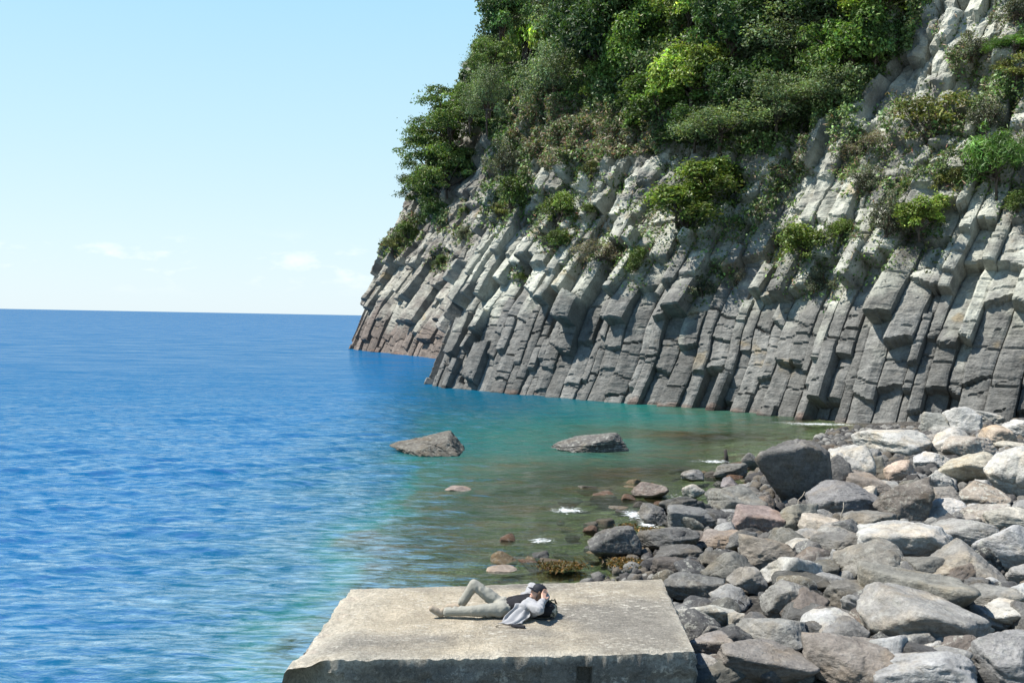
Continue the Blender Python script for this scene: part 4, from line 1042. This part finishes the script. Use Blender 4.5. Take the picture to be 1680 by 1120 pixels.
    rd = np.exp(-((U - .03) / .03) ** 2 - ((drop - .12) / .08) ** 2) * sstep(0, .3, nf); c = c + (np.array([.3, .08, .06]) - c) * np.clip(rd, 0, .8)[..., None]
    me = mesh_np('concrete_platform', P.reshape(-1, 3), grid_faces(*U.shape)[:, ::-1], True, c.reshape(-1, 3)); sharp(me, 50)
    o = link('concrete_platform', me, MAT_CONCRETE)
    tag(o, 'weathered concrete block with chipped edges jutting into the sea', 'platform')
platform()

# ------------------------------------------------------------------ the person resting on the platform
def blob_mesh(name, caps, voxel=.011, smooth=6, extra=None):
    """one continuous skin grown over tapered capsules: list of (p0, r0, p1, r1)"""
    bm = bmesh.new()
    for p0, r0, p1, r1 in caps:
        p0, p1 = Vector(p0), Vector(p1); n = max(2, int((p1 - p0).length / (min(r0, r1) * .35)) + 1)
        for i in range(n):
            t = i / (n - 1); c = p0.lerp(p1, t); r = r0 + (r1 - r0) * t
            bmesh.ops.create_icosphere(bm, subdivisions=2, radius=r, matrix=Matrix.Translation(c))
    for mtx in (extra or []):
        bmesh.ops.create_icosphere(bm, subdivisions=3, radius=1, matrix=mtx)
    me = bpy.data.meshes.new(name + '_src'); bm.to_mesh(me); bm.free()
    o = bpy.data.objects.new(name + '_src', me); COL.objects.link(o)
    rm = o.modifiers.new('r', 'REMESH'); rm.mode = 'VOXEL'; rm.voxel_size = voxel; rm.use_smooth_shade = True
    sm = o.modifiers.new('s', 'SMOOTH'); sm.factor = .5; sm.iterations = smooth
    dg = bpy.context.evaluated_depsgraph_get(); out = bpy.data.meshes.new_from_object(o.evaluated_get(dg)); out.name = name
    bpy.data.objects.remove(o); bpy.data.meshes.remove(me)
    for p in out.polygons: p.use_smooth = True
    return out
def displace(me, fn):
    n = len(me.vertices); co = np.zeros(n * 3, np.float32); me.vertices.foreach_get('co', co); co = co.reshape(-1, 3)
    no = np.zeros(n * 3, np.float32); me.vertices.foreach_get('normal', no); no = no.reshape(-1, 3)
    co = fn(co.astype(float), no.astype(float)); me.vertices.foreach_set('co', co.astype(np.float32).ravel()); me.update()
def ell(c, r, rot=None):
    m = Matrix.Translation(Vector(c))
    if rot is not None: m = m @ rot
    return m @ Matrix.Diagonal((r[0], r[1], r[2], 1))
def person():
    O = at_z(800, 1013, PZ)
    root = empty('person', tuple(O))
    tag(root, 'person lying on the concrete in black cap, grey jacket and khaki trousers, knee raised', 'person')
    skin = make_simple('skin', (.56, .33, .24), .55, 30, .06, .05, .003, .35)
    cloth = make_simple('khaki_cloth', (.265, .258, .222), .9, 60, .1, .3, .004, .1)
    black = make_simple('black_cloth', (.018, .018, .021), .85, 60, .2, .3, .004, .15)
    grey = make_simple('grey_jacket', (.29, .29, .298), .85, 60, .08, .3, .004, .15)
    cream = make_simple('shoe_canvas', (.30, .25, .19), .8, 50, .12, .3, .004, .2)
    hairm = make_simple('brown_hair', (.13, .075, .045), .55, 80, .35, .6, .004, .4)
    capm = make_simple('black_cap', (.016, .018, .024), .7, 60, .15, .2, .003, .25)
    sole = make_simple('shoe_sole', (.62, .58, .5), .85, 40, .15, .2, .003)
    hipN, hipF = (.17, .02, .105), (.17, .24, .11)
    kneN, ankN = (-.20, -.05, .105), (-.57, -.03, .07)
    kneF, ankF = (-.20, .29, .365), (-.36, .32, .085)
    pel, wai, che = (.20, .13, .12), (.33, .13, .125), (.47, .14, .165)
    shN, shF, neck = (.545, -.03, .205), (.56, .31, .215), (.585, .14, .235)
    elN, wrN = (.675, -.25, .185), (.735, -.045, .27)
    elF, wrF = (.60, .53, .285), (.745, .29, .29)
    hd = Vector((.668, .13, .315)); U = Vector((.42, .08, .90)).normalized(); F = Vector((-.86, -.36, .34)); F = (F - U * F.dot(U)).normalized(); Rr = F.cross(U)
    fr = Matrix((Rr, F, U)).transposed().to_4x4()
    H = lambda x, y, z: tuple(hd + Rr * x + F * y + U * z)
    caps = [(hipN, .075, kneN, .055), (kneN, .056, ankN, .036), (hipF, .075, kneF, .055), (kneF, .056, ankF, .036), ((.20, .13, .11), .085, (.33, .13, .115), .08), ((.33, .13, .115), .08, che, .095),
            (shN, .05, che, .08), (shF, .05, che, .08), (che, .08, neck, .052), (neck, .05, H(0, -.015, -.07), .046),
            (shN, .05, elN, .038), (elN, .037, wrN, .026), (shF, .05, elF, .038), (elF, .037, wrF, .026), (ankN, .035, (-.63, -.03, .05), .035), (ankF, .035, (-.40, .33, .05), .032)]
    # head: skull, jaw, chin, nose, brow, lips, ears
    ex = [ell(H(0, -.012, .03), (.073, .092, .085), fr), ell(H(0, .022, -.035), (.056, .066, .07), fr), ell(H(0, .066, -.085), (.026, .022, .02), fr),
          ell(H(0, .092, -.012), (.012, .02, .024), fr), ell(H(0, .075, .03), (.05, .018, .014), fr), ell(H(0, .078, -.052), (.023, .013, .011), fr),
          ell(H(.076, -.01, .0), (.012, .02, .03), fr), ell(H(-.076, -.01, .0), (.012, .02, .03), fr)]
    # hands: palm, four unequal bent fingers and a thumb each, closed round the back of the head
    def hand(wr, dirv, side):
        wr = Vector(wr); d = Vector(dirv).normalized(); s = Vector(side).normalized(); nrm = d.cross(s).normalized()
        out = []
        for i, (off, ln, r) in enumerate(((-.03, .068, .0085), (-.010, .078, .009), (.011, .073, .0085), (.030, .058, .0078))):
            b = wr + d * .082 + s * off; m1_ = b + d * ln * .5 + nrm * .006; m2_ = m1_ + d * ln * .3 + nrm * .02; tip = m2_ + d * ln * .14 + nrm * .022
            out += [(wr + d * .02 + s * off * .55, .018, b, .0125), (b, r + .0012, m1_, r), (m1_, r, m2_, r * .92), (m2_, r * .92, tip, r * .8)]
        tb = wr + d * .028 - s * .026; t1 = tb + d * .03 - s * .028 + nrm * .008; t2 = t1 + d * .03 - s * .008 + nrm * .014
        out += [(wr + d * .01, .018, tb, .014), (tb, .0125, t1, .0105), (t1, .0105, t2, .0085)]
        return out
    caps += hand(wrN, (.10, .80, .45), (-.75, .0, .55)) + hand(wrF, (.2, -.8, .35), (-.7, 0, .5))
    body = link('body', blob_mesh('body', caps, .0075, 3, ex), skin, root)
    # eyes, eyebrows and mouth
    eb = bmesh.new()
    for sx in (-.03, .03): bmesh.ops.create_icosphere(eb, subdivisions=2, radius=.0095, matrix=Matrix.Translation(Vector(H(sx, .076, .006))))
    link('eyes', bm_mesh('eyes', eb), make_simple('eye', (.05, .04, .035), .25, 40, .1, 0, .001), root)
    mb = bmesh.new(); tube(mb, [H(-.024, .078, -.053), H(0, .0905, -.054), H(.024, .078, -.053)], .0045, .0045, 6)
    link('mouth', bm_mesh('mouth', mb), make_simple('lips', (.36, .12, .11), .5, 30, .1, 0, .001), root)
    # trousers
    tr = [(hipN, .105, kneN, .076), (kneN, .074, (-.545, -.03, .08), .064), (hipF, .105, kneF, .074), (kneF, .074, (-.352, .318, .105), .062),
          (hipN, .11, hipF, .11), ((.20, .03, .115), .112, (.27, .05, .115), .105), ((.20, .23, .12), .112, (.27, .22, .12), .105)]
    tm = blob_mesh('trousers', tr, .010, 4)
    displace(tm, lambda c, n: c + n * (.009 * np.sin(c[:, [0]] * 55 + 30 * c[:, [2]] + 9 * fbm(c * 5, 2, 31)[:, None]) * sstep(-.1, .4, vnoise(c * 7, 9))[:, None] + .007 * fbm(c * 13, 3, 5)[:, None]))
    displace(tm, lambda c, n: np.where((c[:, [2]] < .012) * np.array([[0, 0, 1]]) > 0, .012, c))
    link('trousers', tm, cloth, root)
    # shirt
    sh = [((.27, .06, .115), .105, (.42, .07, .15), .112), ((.27, .21, .12), .105, (.42, .22, .15), .112), ((.42, .07, .15), .11, (.53, .06, .19), .085), ((.42, .22, .15), .11, (.54, .23, .195), .085), ((.42, .14, .16), .115, (.565, .14, .215), .075)]
    sm_ = blob_mesh('shirt', sh, .010, 4); displace(sm_, lambda c, n: c + n * .010 * fbm(c * 9, 3, 5)[:, None])
    link('shirt', sm_, black, root)
    # jacket: sleeves, shoulders, collar, and the open front panel spread on the concrete
    jk = [(shN, .082, elN, .066), (elN, .064, (.722, -.085, .255), .046), (shF, .082, elF, .066), (elF, .064, (.73, .33, .288), .046), ((.50, -.05, .17), .09, shN, .08), ((.50, .33, .17), .09, shF, .08),
          (shN, .06, (.615, .04, .20), .05), (shF, .06, (.615, .24, .21), .05), ((.62, -.02, .12), .09, (.62, .30, .12), .09), ((.70, .0, .20), .05, (.74, .2, .22), .06), ((.74, .0, .235), .04, (.78, .14, .26), .05)]
    jm = blob_mesh('jacket', jk, .009, 3); displace(jm, lambda c, n: c + n * (.012 * fbm(c * 11, 3, 5)[:, None] + .006 * np.sin(c[:, [0]] * 60 + c[:, [1]] * 70)))
    displace(jm, lambda c, n: np.where((c[:, [2]] < .006) * np.array([[0, 0, 1]]) > 0, .006, c))
    jo = link('jacket', jm, grey, root)
    # the open front of the jacket falls from the shoulder and lies folded on the concrete
    nu_, nv_ = 26, 22; uu, vv = np.meshgrid(np.linspace(0, 1, nu_), np.linspace(0, 1, nv_), indexing='ij')
    a0, a1, b0, b1 = np.array([.36, -.06, .215]), np.array([.62, -.07, .215]), np.array([.13, -.30, .012]), np.array([.47, -.30, .012])
    Pj = (a0 * (1 - uu)[..., None] + a1 * uu[..., None]) * (1 - vv)[..., None] + (b0 * (1 - uu)[..., None] + b1 * uu[..., None]) * vv[..., None]
    Pj[..., 2] += -.035 * np.sin(vv * math.pi) + (.022 * np.sin(uu * 17 + vv * 5) + .02 * fbm(Pj * 12, 3, 6)) * np.sin(np.clip(vv * .98, 0, 1) * math.pi) ** .5
    Pj[..., 0] += .02 * np.sin(vv * 9 + uu * 3); Pj[..., 1] += .02 * np.sin(uu * 8)
    Pj[..., 2] = np.maximum(Pj[..., 2], .012)
    pmz = mesh_np('open_front', Pj.reshape(-1, 3), grid_faces(nu_, nv_), True)
    fo = link('open_front', pmz, grey, jo); sd_ = fo.modifiers.new('thickness', 'SOLIDIFY'); sd_.thickness = .009
    # shoes
    for ank, hl, toe, nm in ((ankN, (-.625, -.03, .05), (-.745, -.05, .125), 0), (ankF, (-.355, .32, .042), (-.55, .34, .04), 1)):
        hl_, toe_ = Vector(hl), Vector(toe); dr = (toe_ - hl_).normalized()
        up = Vector((.62, 0, .78)) if nm == 0 else Vector((0, 0, 1)); up = (up - dr * up.dot(dr)).normalized(); sd = dr.cross(up)
        if nm == 0: up = -up if up.x < 0 else up
        m = blob_mesh('shoe', [(hl, .050, tuple(hl_.lerp(toe_, .55)), .052), (tuple(hl_.lerp(toe_, .5)), .052, toe, .042), (tuple(hl_ + up * .02), .042, tuple(hl_ + up * .055), .038)], .008, 3)
        s_ = link('shoe', m, cream, root)
        sb = bmesh.new(); outl = []
        for k in range(20):
            a = 2 * math.pi * k / 20; lx = .5 + .5 * math.cos(a); p = hl_.lerp(toe_, lx * 1.22 - .14) + sd * (.044 * math.sin(a) * (1 - .12 * lx)) - up * .040
            outl.append(p)
        r1 = [sb.verts.new(p) for p in outl]; r2 = [sb.verts.new(p + up * .016) for p in outl]
        sb.faces.new(r1); sb.faces.new(r2[::-1])
        for k in range(20): sb.faces.new((r1[k], r1[(k + 1) % 20], r2[(k + 1) % 20], r2[k]))
        link('shoe_sole', bm_mesh('shoe_sole', sb, False), sole, s_)
    # hair falling from under the cap to the collar
    hr = []
    for sgn in (-1, 1):
        for k in range(5): hr.append((H(sgn * .074, .02 - .022 * k, .03), .016, H(sgn * (.072 + .004 * k), .018 - .02 * k, -.075 - .01 * (k % 3)), .010))
    for k in range(7): hr.append((H(-.06 + .02 * k, -.088, .03), .022, H(-.055 + .018 * k, -.092, -.07), .016))
    hm = blob_mesh('hair', hr, .007, 2); displace(hm, lambda c, n: c + n * .004 * fbm(c * 40, 2, 5)[:, None]); link('hair', hm, hairm, root)
    # cap: crown, button and curved brim
    cb = bmesh.new(); seg = 26; rings = []
    for i in range(9):
        ph = i / 8 * math.pi / 2
        rings.append([cb.verts.new(H(.086 * math.cos(ph) * math.cos(a), -.008 + .104 * math.cos(ph) * math.sin(a), .045 + .078 * math.sin(ph) ** .85)) for a in [2 * math.pi * j / seg for j in range(seg)]])
    rings.insert(0, [cb.verts.new(H(.085 * math.cos(a), -.008 + .103 * math.sin(a), .022)) for a in [2 * math.pi * j / seg for j in range(seg)]])
    for i in range(len(rings) - 1):
        for j in range(seg): cb.faces.new((rings[i][j], rings[i][(j + 1) % seg], rings[i + 1][(j + 1) % seg], rings[i + 1][j]))
    cap_me = bm_mesh('cap', cb); cap = link('cap', cap_me, capm, root)
    bb = bmesh.new(); top_, bot_ = [], []
    for i in range(9):
        a = R(28 + 124 * i / 8); rowt, rowb = [], []
        for j in range(5):
            k = j / 4; x = .086 * math.cos(a) * (1 - .03 * k); y = -.008 + .102 * math.sin(a) + .072 * k * max(0.0, math.sin((a - R(28)) / R(124) * math.pi)) ** .6
            z = .03 - .012 * k - .9 * x * x * 2.2
            rowt.append(bb.verts.new(H(x, y, z + .003))); rowb.append(bb.verts.new(H(x, y, z - .003)))
        top_.append(rowt); bot_.append(rowb)
    for i in range(8):
        for j in range(4):
            bb.faces.new((top_[i][j], top_[i + 1][j], top_[i + 1][j + 1], top_[i][j + 1])); bb.faces.new((bot_[i][j], bot_[i][j + 1], bot_[i + 1][j + 1], bot_[i + 1][j]))
        bb.faces.new((top_[i][4], top_[i + 1][4], bot_[i + 1][4], bot_[i][4]))
    link('brim', bm_mesh('brim', bb), capm, cap)
    bt = bmesh.new(); bmesh.ops.create_icosphere(bt, subdivisions=2, radius=.009, matrix=Matrix.Translation(Vector(H(0, -.008, .124)))); link('button', bm_mesh('button', bt), capm, cap)
    # rucksack under the head and shoulders
    O2 = O + np.array([.80, .10, 0]); bp = empty('backpack', tuple(O2))
    tag(bp, 'small mottled grey and black rucksack used as a pillow', 'backpack')
    m, t, out = new_mat('mottled_fabric'); co = N(t, 'ShaderNodeTexCoord').outputs['Object']
    n1 = noise_node(t, co, 16, 2, .5); n2 = noise_node(t, co, 28, 2, .5)
    c = mixc(t, maprange(t, n1.outputs['Fac'], .48, .52), (.05, .052, .045), (.27, .255, .20)); c = mixc(t, maprange(t, n2.outputs['Fac'], .56, .6), c, (.11, .12, .06)); principled(t, out, c, .9)
    bodym = blob_mesh('pack_body', [((-.16, -.06, .10), .09, (.0, -.05, .11), .10), ((-.16, .10, .10), .09, (.0, .10, .11), .10)], .012, 3); displace(bodym, lambda c, n: c + n * .012 * fbm(c * 10, 3, 5)[:, None])
    link('pack_body', bodym, black, bp)
    pk = blob_mesh('front_pocket', [((.06, -.06, .085), .078, (.065, .1, .09), .078)], .011, 3); displace(pk, lambda c, n: c + n * .012 * fbm(c * 10, 3, 6)[:, None])
    link('front_pocket', pk, m, bp)
    for k, pts in enumerate(([(-.2, -.16, .03), (-.1, -.2, .02), (.0, -.18, .025), (.08, -.14, .03)], [(.02, -.02, .20), (.06, -.0, .235), (.10, .03, .21), (.11, .05, .17)], [(-.02, -.13, .17), (.04, -.12, .18), (.08, -.1, .14)], [(.07, .08, .19), (.10, .09, .22), (.13, .08, .15)])):
        b_ = bmesh.new(); tube(b_, pts, .011, .009, 6); link('strap', bm_mesh('strap', b_), black if k != 1 else m, bp)
    # pouch with a looped cord on the concrete in front
    O3 = O + np.array([.40, -.40, 0]); pc = empty('pouch', tuple(O3)); tag(pc, 'small dark pouch with a thin looped cord lying in front of the person', 'pouch')
    pm = blob_mesh('pouch_body', [((-.07, .02, .022), .022, (.08, -.02, .022), .022), ((-.05, -.02, .02), .02, (.08, -.05, .02), .02)], .008, 2); link('pouch_body', pm, black, pc)
    cb_ = bmesh.new(); pts = [(-.06, .0, .02)] + [(-.16 + .10 * math.cos(a) * 1.3, .0 + .05 * math.sin(a), .012) for a in np.linspace(0, 5.6, 14)]; tube(cb_, pts, .005, .005, 5)
    pts = [(-.05, -.02, .02)] + [(-.07 + .09 * math.cos(a), -.04 + .035 * math.sin(a), .01) for a in np.linspace(.4, 5.9, 12)]; tube(cb_, pts, .004, .004, 5)
    link('cord', bm_mesh('cord', cb_), make_simple('brown_cord', (.12, .10, .08), .8), pc)
person()

# ------------------------------------------------------------------ odds and ends on the shore
def post():
    p = at_z(1192, 760, -.1); b = bmesh.new(); tube(b, [p, p + np.array([-.02, 0, .25]), p + np.array([-.06, .02, .52])], .09, .06, 7)
    o = link('mooring_stake', bm_mesh('mooring_stake', b), make_simple('wet_wood', (.035, .03, .028), .9, 12, .4, .6, .02)); tag(o, 'short dark wooden stake standing in the shallows', 'stake')
post()
def twigs():
    wood = make_simple('bleached_wood', (.36, .32, .26), .9, 20, .3)
    for x, y, dx, dy, lab in ((1305, 826, 10, -14, 'pale twig sticking up left of the triangular grey boulder'), (1374, 852, 3, -20, 'pale curved twig standing in front of the triangular grey boulder'), (1390, 900, 10, -9, 'pale twig over the black hollow')):
        p = ground_hit(x, y + 14); d = (p - CAM) @ FWD; s = d / FPX; p = p + np.array([0, -.25, .38]); b = bmesh.new()
        q = p + RGT * dx * s + np.array([0, 0, -dy * s]); tube(b, [p - np.array([0, 0, .5]), p, (p + q) / 2 + RGT * .03, q], .02, .008, 5)
        o = link('twig', bm_mesh('twig', b), wood); tag(o, lab, 'twig', 'twigs caught between the boulders')
twigs()
def scrap():
    p = ground_hit(1367, 944) + np.array([0, .1, .12]); b = bmesh.new(); g = np.random.default_rng(2)
    n = 7; vs = [[b.verts.new((p[0] + .26 * (i / 6 - .5), p[1] + .05 * j, p[2] + .11 * j / 3 + .04 * g.normal(0, .3) + .06 * (i / 6))) for j in range(4)] for i in range(n)]
    for i in range(n - 1):
        for j in range(3): b.faces.new((vs[i][j], vs[i + 1][j], vs[i + 1][j + 1], vs[i][j + 1]))
    bmesh.ops.solidify(b, geom=b.faces[:], thickness=.006)
    tag(link('plastic_scrap', bm_mesh('plastic_scrap', b, False), make_simple('white_plastic', (.75, .78, .82), .4)), 'bluish white plastic scrap in the black hollow between boulders', 'litter')
scrap()
